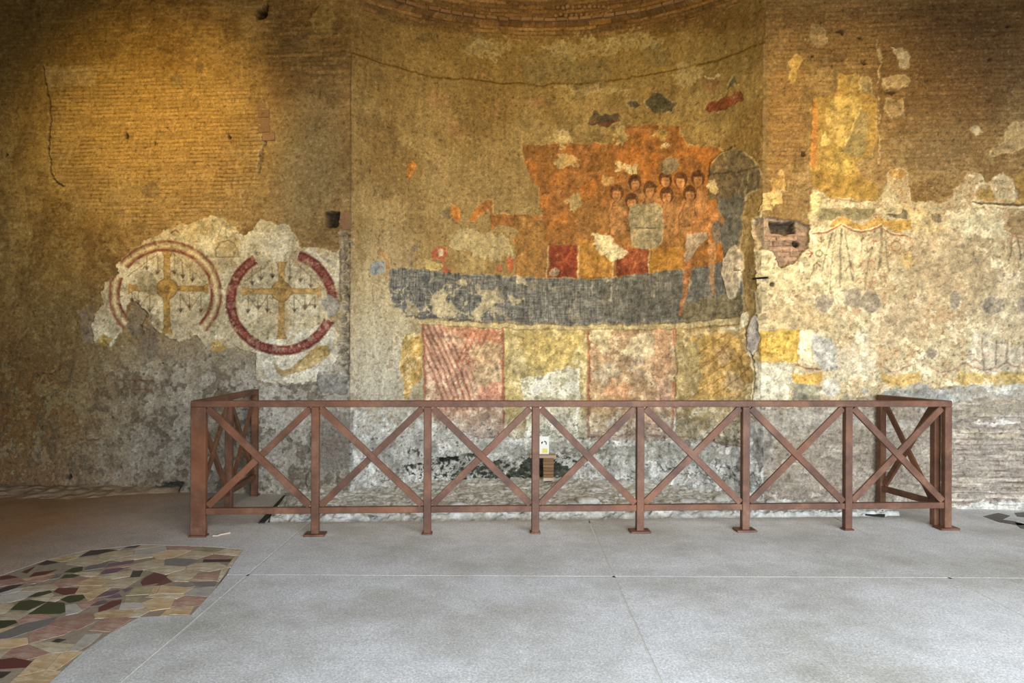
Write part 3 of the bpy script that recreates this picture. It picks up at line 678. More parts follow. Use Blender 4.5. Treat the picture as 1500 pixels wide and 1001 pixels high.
m4 = panel('curtain_panel', 'golden ochre painted curtain panel with slanting dark strokes', [(992, 482), (1060, 480), (1092, 474), (1095, 500), (1107, 530), (1106, 590), (1092, 600), (1090, 655), (1040, 648), (992, 644)], (176, 150, 98))
poly([(1015, 495), (1060, 488), (1092, 500), (1106, 540), (1090, 580), (1020, 590), (1030, 545)], (196, 150, 72), .7, 1.4, only=m4); poly([(995, 500), (1025, 500), (1030, 545), (1000, 560)], (170, 150, 98), .6, 1.2, only=m4); ell(1075, 560, 16, 18, (206, 176, 140), .6, 1.6, only=m4); ell(1062, 520, 10, 12, (204, 170, 130), .6, 1.4, only=m4)
for (p0, p1) in [((1015, 548), (1075, 500)), ((1040, 550), (1105, 512)), ((1022, 518), (1066, 492)), ((1030, 540), (1070, 508)), ((1045, 582), (1100, 538)), ((1000, 590), (1062, 552)), ((1075, 590), (1106, 560)), ((1060, 510), (1085, 540)), ((1085, 520), (1100, 560))]:
    line([p0, p1], 1.7, (140, 92, 40), .7, .5, only=m4)
m0 = panel('curtain_panel', 'yellow painted curtain fragment with orange strokes', [(588, 495), (602, 488), (616, 490), (617, 552), (602, 570), (590, 592), (590, 560), (584, 540)], (184, 152, 82))
for k in range(8): line([(584, 520 + k * 10), (618, 486 + k * 10)], 1.8, (176, 112, 42), .6, .6, only=m0)
for x0, y0, x1_, y1 in [(618, 476, 622, 590), (736, 482, 737, 638), (862, 484, 863, 560), (862, 560, 862, 640), (990, 482, 989, 505), (989, 560, 987, 630)]:
    line([(x0, y0), (x1_, y1)], 3.6, (158, 92, 66), .8, .3, wear=.12)
line([(860, 640), (940, 636), (1000, 640), (1088, 655)], 2, (140, 84, 64), .7, .5, wear=.2); line([(690, 640), (762, 638)], 2.4, (166, 100, 76), .6, .8, wear=.2); line([(592, 470), (615, 476), (700, 480), (760, 483), (1000, 483), (1060, 480)], 1.4, (120, 98, 60), .6, .3)
# broken plaster at the right arris
poly([(1086, 462), (1096, 456), (1100, 470), (1092, 482), (1066, 486), (1068, 482), (1084, 478)], (206, 196, 168), .9, .5, dh=.006)
mp_ = new_part('mortar_patch', 1, 'grey mortar lump on the apse edge'); poly([(1096, 485), (1108, 461), (1117, 475), (1117, 492), (1110, 510), (1106, 520), (1098, 512)], (158, 150, 144), .95, .3, dh=.014, rim=(216, 206, 180), part=mp_)
line([(1104, 520), (1108, 540), (1106, 570), (1104, 592)], 2, (66, 52, 32), .7, .4, dh=-.02)
# rough footing: moss, sockets
moss = [(770, 676), (782, 668), (790, 700), (830, 690), (800, 704), (760, 712), (700, 700), (690, 692), (760, 690)]
poly([(756, 690), (766, 672), (782, 664), (812, 676), (832, 690), (828, 700), (790, 706), (760, 712), (735, 700)], (58, 66, 40), .92, 1.2, wear=.12)
for (x, y, rx, ry) in [(700, 690, 30, 4), (655, 672, 16, 3), (650, 712, 14, 4), (735, 702, 20, 5), (690, 668, 14, 3), (820, 688, 14, 8), (842, 662, 8, 4), (876, 662, 8, 4), (832, 664, 8, 3), (600, 684, 8, 3), (612, 664, 4, 2), (652, 624, 2, 2), (599, 662, 2, 2), (770, 712, 10, 4), (690, 706, 24, 3), (720, 682, 10, 5)]:
    ell(x, y, rx, ry, (54, 60, 40), .88, 1.4, dh=-.012)
mz = fbm(S * 16, Z * 22, 401, 4, .65)
mm = np.exp(-((PX - 745) / 62) ** 2 - ((PY - 692) / 15) ** 2) + .7 * np.exp(-((PX - 840) / 40) ** 2 - ((PY - 668) / 10) ** 2) + .45 * np.exp(-((PX - 640) / 40) ** 2 - ((PY - 690) / 22) ** 2)
blend((50, 56, 38), .9 * sst(.56, .64, mz + .20 * mm - .06) * (mm > .12) * isA)
blend((40, 38, 34), .55 * sst(.68, .76, mz) * low)
poly([(643, 672), (668, 668), (674, 674), (648, 677)], (44, 40, 34), .9, .5, dh=-.05)
for (x0, y0, x1_, y1) in [(960, 676, 1000, 690), (1000, 690, 1080, 700), (880, 660, 930, 668), (920, 700, 960, 715), (1090, 700, 1130, 720), (1050, 680, 1110, 700), (560, 700, 600, 690), (820, 716, 900, 706)]:
    line([(x0, y0), ((x0 + x1_) / 2, (y0 + y1) / 2 + 3), (x1_, y1)], 2.2, (96, 92, 84), .7, 1.5, dh=-.02)
poly([(1100, 610), (1112, 604), (1130, 640), (1132, 680), (1112, 690), (1098, 660)], (136, 126, 116), .85, 1.0, dh=-.02, rim=(206, 204, 190))
poly([(700, 645), (790, 650), (900, 650), (1000, 655), (1085, 668), (1085, 680), (900, 672), (760, 664), (690, 660)], (156, 154, 138), .7, 1.4)

# ---- right wall
poly([(1119, 60), (1123, 60), (1123, 320), (1119, 320)], (120, 100, 70), .5, .3)  # paints the shadow line down the apse arris
cr = new_part('curtain_fresco', 2, 'cream plaster with faded painted curtain and swags')
cream = [(1189, 274), (1214, 290), (1282, 295), (1290, 285), (1300, 252), (1316, 245), (1330, 252), (1334, 294), (1388, 296), (1404, 270), (1420, 252), (1436, 258), (1445, 270), (1455, 258), (1470, 252), (1484, 262), (1490, 292), (1560, 296), (1560, 555), (1500, 560), (1420, 566), (1346, 570), (1290, 576), (1240, 588), (1205, 592), (1160, 600), (1102, 592), (1108, 530), (1116, 500), (1112, 470), (1108, 433), (1112, 410), (1110, 380), (1101, 330), (1106, 318), (1118, 310), (1133, 372), (1139, 394), (1164, 388), (1186, 358), (1184, 324)]
poly(cream, (192, 174, 134), .95, .6, dh=.010, rim=(224, 210, 172), part=cr, var=.08)
crm = (lab == cr) * 1.0; ci = np.nonzero(lab == cr)[0]
col[ci] += (c3((160, 134, 100)) - col[ci]) * (.85 * sst(.47, .60, nsm[ci] * .45 + nm2[ci] * .3 + nb2[ci] * .25) * sst(1190, 1330, PX[ci] + WX[ci] * 6))[:, None]
col[ci] += (c3((232, 222, 188)) - col[ci]) * (.55 * sst(.54, .64, nsm[ci] * .5 + nmid[ci] * .5))[:, None]
col[ci] += (c3((150, 124, 92)) - col[ci]) * (.6 * sst(.58, .70, nwp[ci]))[:, None]
col[ci] += (c3((118, 94, 66)) - col[ci]) * (.55 * sst(.66, .76, fbm(S[ci] * 22, Z[ci] * 22, 411, 3)))[:, None]
for (x, y, rx, ry, c, a) in [(1390, 390, 70, 55, (164, 142, 108), .75), (1310, 470, 40, 30, (178, 152, 120), .55), (1470, 450, 50, 40, (170, 150, 118), .55), (1130, 500, 26, 20, (206, 184, 130), .6), (1220, 380, 40, 55, (220, 204, 160), .6), (1150, 410, 30, 20, (214, 196, 146), .6), (1170, 470, 50, 24, (192, 164, 116), .6), (1250, 530, 40, 30, (206, 198, 176), .5), (1340, 320, 30, 24, (196, 168, 112), .6), (1430, 330, 50, 18, (196, 186, 152), .6), (1460, 520, 50, 25, (192, 180, 160), .6)]:
    ell(x, y, rx, ry, c, a, 3.0, only=crm)
k4 = lambda *p: zm(1100, 0, .2667, p); k8 = lambda *p: zm(1080, 240, .28, p); kb = lambda *p: zm(1080, 450, .28, p)
fp = new_part('fresco_figure_panel', 2, 'golden yellow fresco fragment of a draped figure')
poly(k4((335, 545), (400, 530), (455, 520), (485, 470), (472, 400), (520, 420), (590, 398), (600, 430), (600, 500), (650, 530), (692, 552), (695, 760), (650, 860), (590, 890), (600, 970), (690, 1010), (700, 1100), (600, 1100), (430, 1085), (340, 1040), (320, 900)), (164, 128, 62), .93, .4, dh=.012, rim=(214, 190, 130), part=fp, var=.10)
fm = (lab == fp) * 1.0
poly(k4((440, 540), (560, 520), (600, 560), (540, 720), (500, 810), (430, 760), (400, 640)), (186, 154, 84), .8, .6, only=fm); poly(k4((600, 600), (640, 640), (640, 800), (600, 870), (470, 860), (520, 790), (570, 680)), (138, 122, 82), .75, .5, only=fm)
poly(k4((335, 560), (362, 560), (366, 930), (325, 900)), (190, 116, 52), .7, .4, only=fm); line(k4((600, 580), (560, 690), (515, 800)), 3, (222, 198, 124), .7, .3, only=fm); poly(k4((385, 800), (395, 720), (440, 770), (430, 800)), (222, 192, 110), .8, .4, only=fm)
poly(k4((420, 900), (560, 880), (590, 940), (500, 970), (420, 950)), (206, 168, 82), .7, .5, only=fm); poly(k4((520, 430), (585, 405), (590, 470), (530, 480)), (132, 112, 66), .6, .4, only=fm); poly(k4((370, 820), (480, 800), (560, 880), (420, 900), (375, 930)), (160, 130, 62), .6, .6, only=fm)
poly(k8((390, 10), (520, 40), (600, 70), (720, 120), (720, 190), (480, 180), (400, 120)), (160, 122, 54), .7, .8)
line(k8((470, 180), (600, 200), (720, 192)), 2, (120, 88, 44), .6, .3); poly(k8((385, 130), (430, 190), (420, 240), (370, 300)), (216, 196, 134), .8, .5)
for pts, c in [(k4((205, 440), (215, 330), (250, 290), (280, 310), (250, 400), (230, 460)), (206, 164, 84)), (k4((600, 430), (640, 420), (670, 460), (665, 510), (610, 490)), (150, 128, 84)), (k4((770, 255), (840, 260), (880, 310), (870, 360), (820, 380), (800, 330)), (178, 158, 122)), (k4((720, 440), (800, 400), (870, 420), (860, 480), (740, 490)), (168, 140, 96)), (k4((740, 540), (840, 540), (840, 640), (770, 650)), (150, 122, 82)), (k4((1200, 690), (1240, 690), (1280, 715), (1240, 745)), (180, 166, 134)), (k4((1310, 850), (1330, 800), (1400, 770), (1420, 690), (1540, 650), (1540, 800), (1440, 830), (1330, 870)), (186, 156, 104)), (k4((340, 130), (400, 150), (430, 230), (370, 260), (300, 230)), (156, 128, 88)), (k8((170, 90), (240, 40), (255, 140), (180, 140)), (204, 158, 88)), (k8((170, 150), (230, 140), (235, 210), (185, 225)), (214, 184, 112)), (k8((150, 160), (170, 150), (175, 250), (110, 260)), (206, 176, 112))]:
    p_ = new_part('plaster_fragment', 2); poly(pts, c, .85, .8, dh=.008, rim=(212, 194, 150), part=p_)
line([(1283, 55), (1288, 75), (1287, 110), (1289, 160), (1288, 240)], 2.2, (186, 166, 126), .6, .8, wear=.35)
poly(k4((735, 510), (800, 500), (770, 522)), (56, 40, 26), .9, .3, dh=-.02)
for (x, y, r) in [(1231, 46, 4), (1189, 83, 2.5), (1452, 86, 3), (1176, 227, 4), (1262, 56, 3), (1480, 36, 3), (1265, 90, 2.5)]: ell(x, y, r, r * .7, (50, 38, 26), .85, dh=-.03)
poly(k8((1250, 190), (1270, 130), (1310, 120), (1360, 190), (1390, 205), (1530, 210), (1530, 20), (1440, 70), (1480, 150), (1460, 200)), (156, 120, 56), .8, .8)
line(k8((1230, 205), (1390, 212), (1530, 218)), 2.6, (64, 50, 32), .85, .3, dh=-.008); line(k8((1230, 215), (1530, 235)), 3, (216, 200, 156), .7, .4)
poly(k8((790, 40), (850, 25), (890, 50), (860, 80), (800, 75)), (176, 124, 52), .7, .5)
# swags
sw = new_part('painted_swag', cr, 'ochre and olive painted swag')
poly(k8((400, 262), (430, 235), (545, 235), (725, 238), (700, 280), (620, 300), (560, 285), (535, 270), (500, 295), (430, 290)), (132, 120, 82), .9, .4, part=sw)
poly(k8((470, 330), (540, 275), (600, 310), (650, 320), (740, 275), (770, 295), (900, 300), (905, 340), (850, 360), (755, 318), (650, 352), (545, 320), (490, 345)), (182, 136, 60), .9, .4, part=sw); poly(k8((765, 270), (850, 265), (870, 235), (888, 260), (880, 298), (820, 285)), (84, 74, 56), .85, .5); ell(1371, 317, 8, 7, (110, 96, 74), .7, 1.0)
for pts in (k8((390, 370), (470, 360), (540, 322)), k8((548, 328), (600, 350), (650, 360), (700, 350), (752, 325)), k8((760, 340), (800, 370), (885, 382))): line(pts, 2.2, (142, 72, 46), .85, .2); line([(x, y - 2.4) for x, y in pts], 1.6, (226, 212, 172), .7, .2)
for pts, w in [(k8((490, 370), (470, 450), (438, 555)), 2), (k8((540, 340), (538, 500), (540, 640)), 3.4), (k8((560, 350), (580, 470), (600, 610)), 2), (k8((750, 330), (748, 450), (738, 560)), 4), (k8((770, 360), (778, 460), (788, 560)), 2.4), (k8((700, 440), (680, 550), (662, 660)), 2.4), (k8((510, 350), (495, 500), (480, 680)), 1.6), (k8((400, 520), (372, 620)), 1.4), (k8((655, 370), (640, 480)), 1.2)]: line(pts, w, (126, 112, 86), .75, .4, wear=.12)
def arrow(pts, c=(128, 52, 42)):
    line(pts[:2], 1.5, c, .85, .1); line([pts[2], pts[1], pts[3]], 1.5, c, .85, .1)
arrow(k8((435, 385), (435, 415), (415, 400), (452, 400)), (120, 92, 48)); arrow(k8((358, 472), (392, 470), (372, 455), (374, 490))); arrow(k8((412, 550), (412, 515), (396, 535), (430, 535)), (100, 76, 44)); arrow(k8((500, 478), (468, 478), (486, 464), (488, 495)), (150, 120, 70)); arrow(k8((710, 425), (710, 400), (696, 412), (726, 412)), (150, 84, 60)); arrow(k8((670, 440), (680, 465), (660, 455), (694, 450)), (120, 100, 70))
idx = region(k8((400, 440), (450, 500)), 4); apply(idx, np.abs(np.hypot(PX[idx] - 1199, PY[idx] - 371.6) - 4.6) - .7, (96, 104, 62), .9)
idx = region(k8((790, 400), (860, 460)), 4); apply(idx, np.abs(np.hypot(PX[idx] - 1312, PY[idx] - 361) - 7) - 1, (160, 92, 54), .7)
for pts in (k8((690, 510), (705, 500), (718, 515)), k8((612, 620), (635, 600), (655, 605)), k8((690, 650), (705, 625), (725, 612)), k8((565, 560), (590, 520), (605, 560)), k8((885, 405), (905, 400), (915, 430), (880, 470), (915, 480), (900, 540))): line(pts, 1.8, (156, 80, 58), .6, .4)
poly(k8((850, 470), (900, 460), (930, 500), (890, 550), (860, 530)), (214, 178, 104), .6, .8)
poly(k8((1390, 330), (1430, 260), (1530, 250), (1530, 380), (1440, 375), (1400, 350)), (140, 112, 72), .85, .7); line(k8((1420, 375), (1450, 382), (1530, 402)), 2, (140, 76, 52), .7, .3)
for pts, w in [(k8((1435, 385), (1428, 480)), 2.6), (k8((1465, 395), (1480, 500)), 2.6), (k8((1490, 400), (1500, 480)), 2)]: line(pts, w, (104, 84, 60), .75, .3)
poly(k8((1360, 560), (1390, 550), (1405, 640), (1385, 650)), (150, 132, 110), .7, .8); ell(1460, 386, 8, 7, (224, 208, 168), .8, .8)
for i_, (x, y, rx, ry) in enumerate([(1207, 446, 12, 13), (1249, 437, 13, 15), (1274, 443, 15, 18), (1398, 440, 9, 14), (1452, 448, 15, 14), (1498, 446, 10, 12), (1364, 519, 10, 8)]):
    p_ = new_part('mortar_patch', cr, 'round grey mortar repair'); ell(x, y, rx, ry, (140, 126, 106), .93, .9, dh=.004, part=p_)
    idx = region([(x - rx, y - ry), (x + rx, y + ry)], 6); apply(idx, np.abs(np.hypot((PX[idx] - x) / rx, (PY[idx] - y) / ry) - 1) * rx - .8, (196, 182, 152), .4)
# brick hollow with a slot
poly([(1106, 320), (1130, 322), (1166, 322), (1184, 330), (1184, 360), (1164, 386), (1140, 392), (1134, 370), (1114, 362), (1103, 335)], (146, 124, 104), .85, .6, dh=-.035)
bricks(softmask([(1108, 340), (1182, 340), (1182, 360), (1164, 384), (1140, 390), (1134, 370)], 2, .4) * isR, .05, .16, 15, .014, .2, 2, 12, None, (152, 118, 100), .6)
poly([(1128, 326), (1165, 325), (1166, 341), (1150, 344), (1130, 341)], (66, 54, 40), .9, .3, dh=-.12); ell(1168, 357, 5, 4, (46, 36, 26), .9, .3, dh=-.06); ell(1130, 417, 3.4, 3.4, (60, 54, 42), .8, .3, dh=-.03)
# lower painted remains
ysq = new_part('painted_yellow_square', cr, 'bright ochre painted square'); poly(kb((125, 125), (320, 112), (315, 285), (270, 290), (180, 285), (122, 275)), (208, 164, 64), .93, .4, part=ysq, wear=.08)
for pts in (kb((150, 140), (150, 240), (215, 245)), kb((180, 140), (178, 200)), kb((260, 150), (245, 250), (210, 260)), kb((310, 120), (312, 285)), kb((130, 210), (160, 240), (220, 200))): line(pts, 1.4, (146, 102, 36), .7, .5)
poly(kb((325, 120), (395, 118), (390, 300), (325, 290)), (228, 214, 168), .8, .5); p_ = new_part('mortar_patch', cr, 'light grey mortar repair'); poly(kb((392, 130), (440, 160), (500, 170), (520, 230), (520, 320), (440, 330), (400, 270), (385, 210)), (176, 172, 162), .95, .5, dh=.004, part=p_)
line(kb((300, 298), (350, 318), (430, 325)), 2.4, (128, 84, 58), .85, .2); poly(kb((280, 345), (350, 352), (430, 335), (440, 375), (400, 410), (300, 400), (275, 375)), (200, 152, 62), .9, .5); poly(kb((290, 400), (430, 412), (435, 490), (290, 488)), (132, 128, 108), .85, .7); poly(kb((440, 385), (520, 370), (540, 440), (480, 480), (440, 450)), (190, 184, 172), .85, .6)
poly(kb((110, 280), (270, 310), (275, 480), (95, 490)), (206, 200, 178), .7, 1.0)
poly(kb((745, 335), (800, 365), (900, 350), (945, 335), (950, 370), (890, 415), (790, 410), (750, 385)), (184, 146, 76), .85, .5); poly(kb((1130, 380), (1170, 335), (1230, 345), (1300, 360), (1400, 330), (1540, 340), (1540, 410), (1430, 400), (1300, 410), (1180, 405)), (180, 148, 82), .85, .6)
for pts in (kb((760, 310), (800, 340), (850, 330), (905, 305)), kb((1000, 310), (1060, 345), (1130, 330), (1190, 285)), kb((1190, 290), (1230, 320), (1300, 328), (1370, 310), (1412, 285)), kb((1412, 288), (1450, 310), (1540, 322))): line(pts, 2.4, (146, 112, 92), .8, .3)
for pts in (kb((1280, 170), (1288, 330)), kb((1355, 175), (1352, 310)), kb((1418, 165), (1408, 290)), kb((1498, 180), (1496, 310))): line(pts, 2.6, (132, 112, 96), .75, .3)
line(kb((1150, 245), (1240, 250)), 1.2, (120, 96, 80), .6, .4); poly(kb((1225, 285), (1240, 268), (1262, 285)), (136, 92, 74), .7, .3)
poly(kb((770, 440), (880, 420), (940, 385), (1020, 425), (1060, 430), (1130, 470), (1130, 520), (760, 520)), (132, 136, 136), .8, .7); poly(kb((1060, 440), (1200, 410), (1420, 415), (1440, 400), (1540, 410), (1540, 480), (1430, 470), (1300, 480), (1130, 500)), (150, 152, 148), .7, 1.0); poly(kb((640, 430), (680, 425), (690, 450), (650, 455)), (120, 126, 124), .7, .6); poly(kb((555, 480), (575, 445), (590, 480)), (112, 116, 112), .7, .4)
ell(1465, 566, 30, 8, (206, 202, 190), .6, 2.0)
poly([(1385, 600), (1530, 588), (1530, 602), (1390, 612)], (146, 132, 108), .7, 1.2); ell(1460, 617, 30, 4, (220, 216, 206), .8, 1.4); ell(1470, 640, 26, 4, (190, 170, 130), .6, 1.2); ell(1415, 634, 18, 6, (196, 180, 146), .5, 1.4); ell(1300, 625, 40, 8, (196, 192, 180), .5, 2.0); poly([(1400, 738), (1530, 736), (1530, 750), (1400, 750)], (206, 210, 204), .6, 1.2)
poly([(1110, 600), (1300, 600), (1300, 625), (1110, 640)], (184, 180, 168), .5, 2.5)

nvt = fbm(S * 13, Z * 2.2, 341, 3, .6, False)
col *= (1 + (.2 * (nvt - .5)) * isA * sst(5.0, 4.6, Z))[:, None]
lw = np.clip(low + .3 * lowR + .5 * lowL * sst(150, 400, PX), 0, 1)[:, None] * .55
lum = col.mean(axis=1, keepdims=True)
col = col * (1 - lw) + lum * np.array([[1.0, 1.0, .97]]) * lw
g1 = fbm(S * 26, Z * 26, 301, 3, .6); g2 = fbm(S * 55, Z * 55, 311, 2, .6); g3 = fbm(S * 20 + 40, Z * 24, 321, 4, .65)
col *= (1 + .20 * (g1 - .5) + .18 * (g2 - .5) + .42 * (nwp - .5))[:, None]
col *= (1 - .24 * sst(.64, .80, g3))[:, None]
blend((216, 204, 174), .20 * (1 - sst(.20, .34, g3)))
H += (g1 - .5) * .0015 - .002 * sst(.66, .80, g3)
col = np.clip(col, .02, .98)
# ---- build the wall meshes: the surface is shared out between the wall and its pieces
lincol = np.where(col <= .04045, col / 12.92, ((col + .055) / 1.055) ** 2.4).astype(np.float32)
VX = (BX + NX * H).astype(np.float32); VY = (BY + NY * H).astype(np.float32)
VERT = np.stack([VX, VY, Z.astype(np.float32)], -1)
ii, jj = np.meshgrid(np.arange(ns - 1), np.arange(nz - 1), indexing='ij')
v00 = (ii * nz + jj).ravel(); FA = np.stack([v00, v00 + nz, v00 + nz + 1, v00 + 1], -1)
fl = lab[v00]; order = np.argsort(fl, kind='stable'); fs_ = fl[order]
starts = np.searchsorted(fs_, np.arange(len(parts))); ends = np.searchsorted(fs_, np.arange(len(parts)), side='right')
pobj = {}
for k, (nm, par, lb) in enumerate(parts):
    fk = FA[order[starts[k]:ends[k]]]
    if len(fk) < 4: continue
    u, inv = np.unique(fk.ravel(), return_inverse=True)
    me = bpy.data.meshes.new(nm); me.vertices.add(len(u)); me.vertices.foreach_set('co', VERT[u].ravel())
    nf = len(fk); me.loops.add(nf * 4); me.loops.foreach_set('vertex_index', inv.astype(np.int32).ravel())
    me.polygons.add(nf); me.polygons.foreach_set('loop_start', np.arange(nf, dtype=np.int32) * 4)
    me.polygons.foreach_set('use_smooth', np.ones(nf, bool))
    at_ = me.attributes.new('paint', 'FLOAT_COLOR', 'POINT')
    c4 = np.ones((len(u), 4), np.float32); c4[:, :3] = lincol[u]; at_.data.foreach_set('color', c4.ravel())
    me.update(calc_edges=True)
    p = par
    while p is not None and p not in pobj: p = parts[p][1]
    o = link(nm, me, M_WALL, pobj[p] if p is not None else None); pobj[k] = o
    if par is None: o['kind'] = 'structure'
    elif lb: o['label'] = lb
for k, lb in ((0, 'left stretch of weathered brick wall with cross roundels'), (1, 'curved apse wall with faded frescoes'), (2, 'right stretch of cream plastered wall above rough courses')):
    pobj[k]['label'] = lb
WALL_L, WALL_A, WALL_R = pobj[0], pobj[1], pobj[2]

# separate loose bricks set in the wall
M_BRICK = mat_stone('old_red_brick', [(112, 84, 60), (138, 106, 78), (126, 98, 72)], 18)
def s_of(px):                     # wall coordinate under a photograph column
    k = np.argmin(np.abs(PXrow - px)); return sarr[k]
zi0 = int(np.argmin(np.abs(zarr - 1.53))); PXrow = PX.reshape(ns, nz)[:, zi0]
def wall_point(px, py):
    s = s_of(px); x, y, nx, ny = plan(np.array([s])); Y = float(y[0])
    p = at_depth(px, py, Y); return Vector((float(x[0]), Y, p.z)), Vector((float(nx[0]), float(ny[0]), 0))
rb = random.Random(4)
def wall_brick(x0, y0, x1, y1, parent, proud=.02, deep=.06, mat=None, name='brick'):
    a, n = wall_point((x0 + x1) / 2, (y0 + y1) / 2)
    pxm = a.y / F; w = (x1 - x0) * pxm; h = (y1 - y0) * pxm
    t = Vector((-n.y, n.x, 0)); 
    bm = bar_bm(a - t * w / 2, a + t * w / 2, h, proud + deep, (0, 0, 1), .004)
    for v in bm.verts: v.co += Vector((rb.uniform(-.004, .004), rb.uniform(-.003, .003), rb.uniform(-.003, .003))) + n * ((proud - deep) / 2)
    o = bm_obj(name, bm, mat or M_BRICK); o.parent = parent; return o
for x0, y0, x1, y1 in [(497, 311, 513, 322), (497.5, 323, 514, 337), (375, 151, 389, 160), (376, 161, 393, 172), (376, 173, 394, 183), (377, 184, 395, 194), (383, 195, 401, 206)]:
    wall_brick(x0, y0, x1, y1, WALL_L, .012)
# flat tiles of the springing course
nt = 0
for k in range(30):
    s = .35 + k * (ARCL - .7) / 30
    x, y, nx, ny = [float(v[0]) for v in plan(np.array([s + .07]))]
    L_ = (ARCL - .7) / 30 * rb.uniform(.8, .97)
    n = Vector((nx, ny, 0)); t = Vector((-ny, nx, 0)); a = Vector((x, y, ZS + .02 + rb.uniform(-.006, .006)))
    if rb.random() < .12: continue
    bm = bar_bm(a - t * L_ / 2, a + t * L_ / 2, .034, .12, (0, 0, 1), .004)
    for v in bm.verts: v.co += n * (rb.uniform(0, .012) + .0)
    o = bm_obj('springing_tile', bm, M_BRICK); o.parent = WALL_A; nt += 1

for k in range(22):
    px = 812 + (k % 11) * 7.6 + rb.uniform(-1.5, 1.5) + (k // 11) * 3; py = 24 - (k // 11) * 11 + rb.uniform(-1.5, 1.5)
    a, n = wall_point(px, py); a += n * (.035 + .01)
    bm = bmesh.new(); bmesh.ops.create_icosphere(bm, subdivisions=1, radius=1)
    q = n.to_track_quat('Z', 'Y').to_matrix()
    w = rb.uniform(.022, .034); h_ = rb.uniform(.024, .034)
    for v in bm.verts: v.co = a + q @ Vector((v.co.x * w * rb.uniform(.85, 1.1), v.co.y * h_ * rb.uniform(.85, 1.1), v.co.z * .022))
    o = bm_obj('rubble_stone', bm, M_BRICK, None, True); o.parent = WALL_A

# ------------------------------------------------------------------ hall shell (out of frame, open at the front)
def shell(name, p0, p1, mat):
    bm = bmesh.new(); bmesh.ops.create_cube(bm, size=1)
    for v in bm.verts: v.co = Vector([(p0[i] + p1[i]) / 2 + v.co[i] * (p1[i] - p0[i]) for i in range(3)])
    o = bm_obj(name, bm, mat); o['kind'] = 'structure'; return o
shell('ceiling', (XL - .3, OPY - .3, 6.55), (XR + .3, 10.2, 6.8), M_ROOF)
shell('wall_west', (XL - .3, OPY, -.2), (XL, 10, 6.55), M_SIDE)
shell('wall_east', (XR, OPY, -.2), (XR + .3, 10, 6.55), M_SIDE)
shell('wall_front_lintel', (XL, OPY - .3, OPZ), (XR, OPY, 6.55), M_SIDE)
shell('wall_front_pier', (XL, OPY - .3, -.2), (OPX0, OPY, OPZ), M_SIDE)
g = shell('ground_outside', (-40, -60, -.3), (40, OPY - .3, -.05), M_OUT)

# ------------------------------------------------------------------ floor
fl_bm = prism_bm([(XL, OPY), (XR, OPY), (XR, 7.6), (XL, 8.6)], -.30, -.10)
FLOOR = bm_obj('floor', fl_bm, M_JOINT); FLOOR['kind'] = 'structure'
FLOOR['label'] = 'pale speckled concrete floor in large slabs'
XJ = [-1.77, .69, 2.95]; YJ = 4.97
def yat(px, py): p = floor_at(px, py); return (p.x, p.y)
mos = [yat(*p) for p in [(356, 805), (336, 835), (325, 848)]] + [yat(*p) for p in [(316, 862), (280, 901), (204, 904), (159, 929), (120, 956), (72, 1001)]]
mtop = [yat(*p) for p in [(0, 844), (60, 823), (120, 808), (207, 798), (307, 801)]]
edgeL = yat(388, 766); edgeR = yat(1302, 757)
def edge_y(x): return edgeL[1] + (edgeR[1] - edgeL[1]) * (x - edgeL[0]) / (edgeR[0] - edgeL[0])
def wall_y(x): return pL.y + (pR.y - pL.y) * (x - pL.x) / (pR.x - pL.x)
J = .006
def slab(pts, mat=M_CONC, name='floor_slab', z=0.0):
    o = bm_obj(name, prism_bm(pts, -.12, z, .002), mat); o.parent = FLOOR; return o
iron_top = yat(432, 719); iron_bot = edgeL
# far left slab: from the mosaic back to the wall
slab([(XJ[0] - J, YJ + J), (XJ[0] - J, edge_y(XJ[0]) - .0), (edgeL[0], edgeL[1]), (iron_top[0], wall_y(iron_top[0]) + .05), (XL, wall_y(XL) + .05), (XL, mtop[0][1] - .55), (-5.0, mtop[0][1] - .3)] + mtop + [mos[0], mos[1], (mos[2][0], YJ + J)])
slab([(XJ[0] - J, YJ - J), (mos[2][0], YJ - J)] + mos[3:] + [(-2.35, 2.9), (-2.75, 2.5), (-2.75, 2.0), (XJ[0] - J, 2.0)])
for a, b in ((XJ[0], XJ[1]), (XJ[1], XJ[2])):
    slab([(a + J, YJ + J), (b - J, YJ + J), (b - J, edge_y(b)), (a + J, edge_y(a))])
    slab([(a + J, 2.4), (b - J, 2.4), (b - J, YJ - J), (a + J, YJ - J)])
    slab([(a + J, OPY), (b - J, OPY), (b - J, 2.4 - J), (a + J, 2.4 - J)])
xe = edgeR[0]
slab([(XJ[2] + J, YJ + J), (XR, YJ + J), (XR, wall_y(XR) + .06), (xe + .12, wall_y(xe + .12) + .06), (xe, edge_y(xe)), (XJ[2] + J, edge_y(XJ[2]))])
slab([(XJ[2] + J, 2.4), (XR, 2.4), (XR, YJ - J), (XJ[2] + J, YJ - J)])
slab([(XJ[2] + J, OPY), (XR, OPY), (XR, 2.4 - J), (XJ[2] + J, 2.4 - J)])
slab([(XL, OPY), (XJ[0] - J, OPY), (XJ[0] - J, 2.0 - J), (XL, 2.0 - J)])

for a, b in [((XJ[0], 2.0), (XJ[0], 6.45)), ((XJ[1], OPY), (XJ[1], 6.5)), ((XJ[2], OPY), (XJ[2], 6.6)), ((mos[2][0] + .01, YJ), (XR, YJ)), ((XJ[0], 2.4 - J / 2), (XR, 2.4 - J / 2))]:
    o = bm_obj('joint_filler', bar_bm((a[0], a[1], -.021), (b[0], b[1], -.021), .04, .03, (0, 0, 1), 0), M_JOINT); o.parent = FLOOR

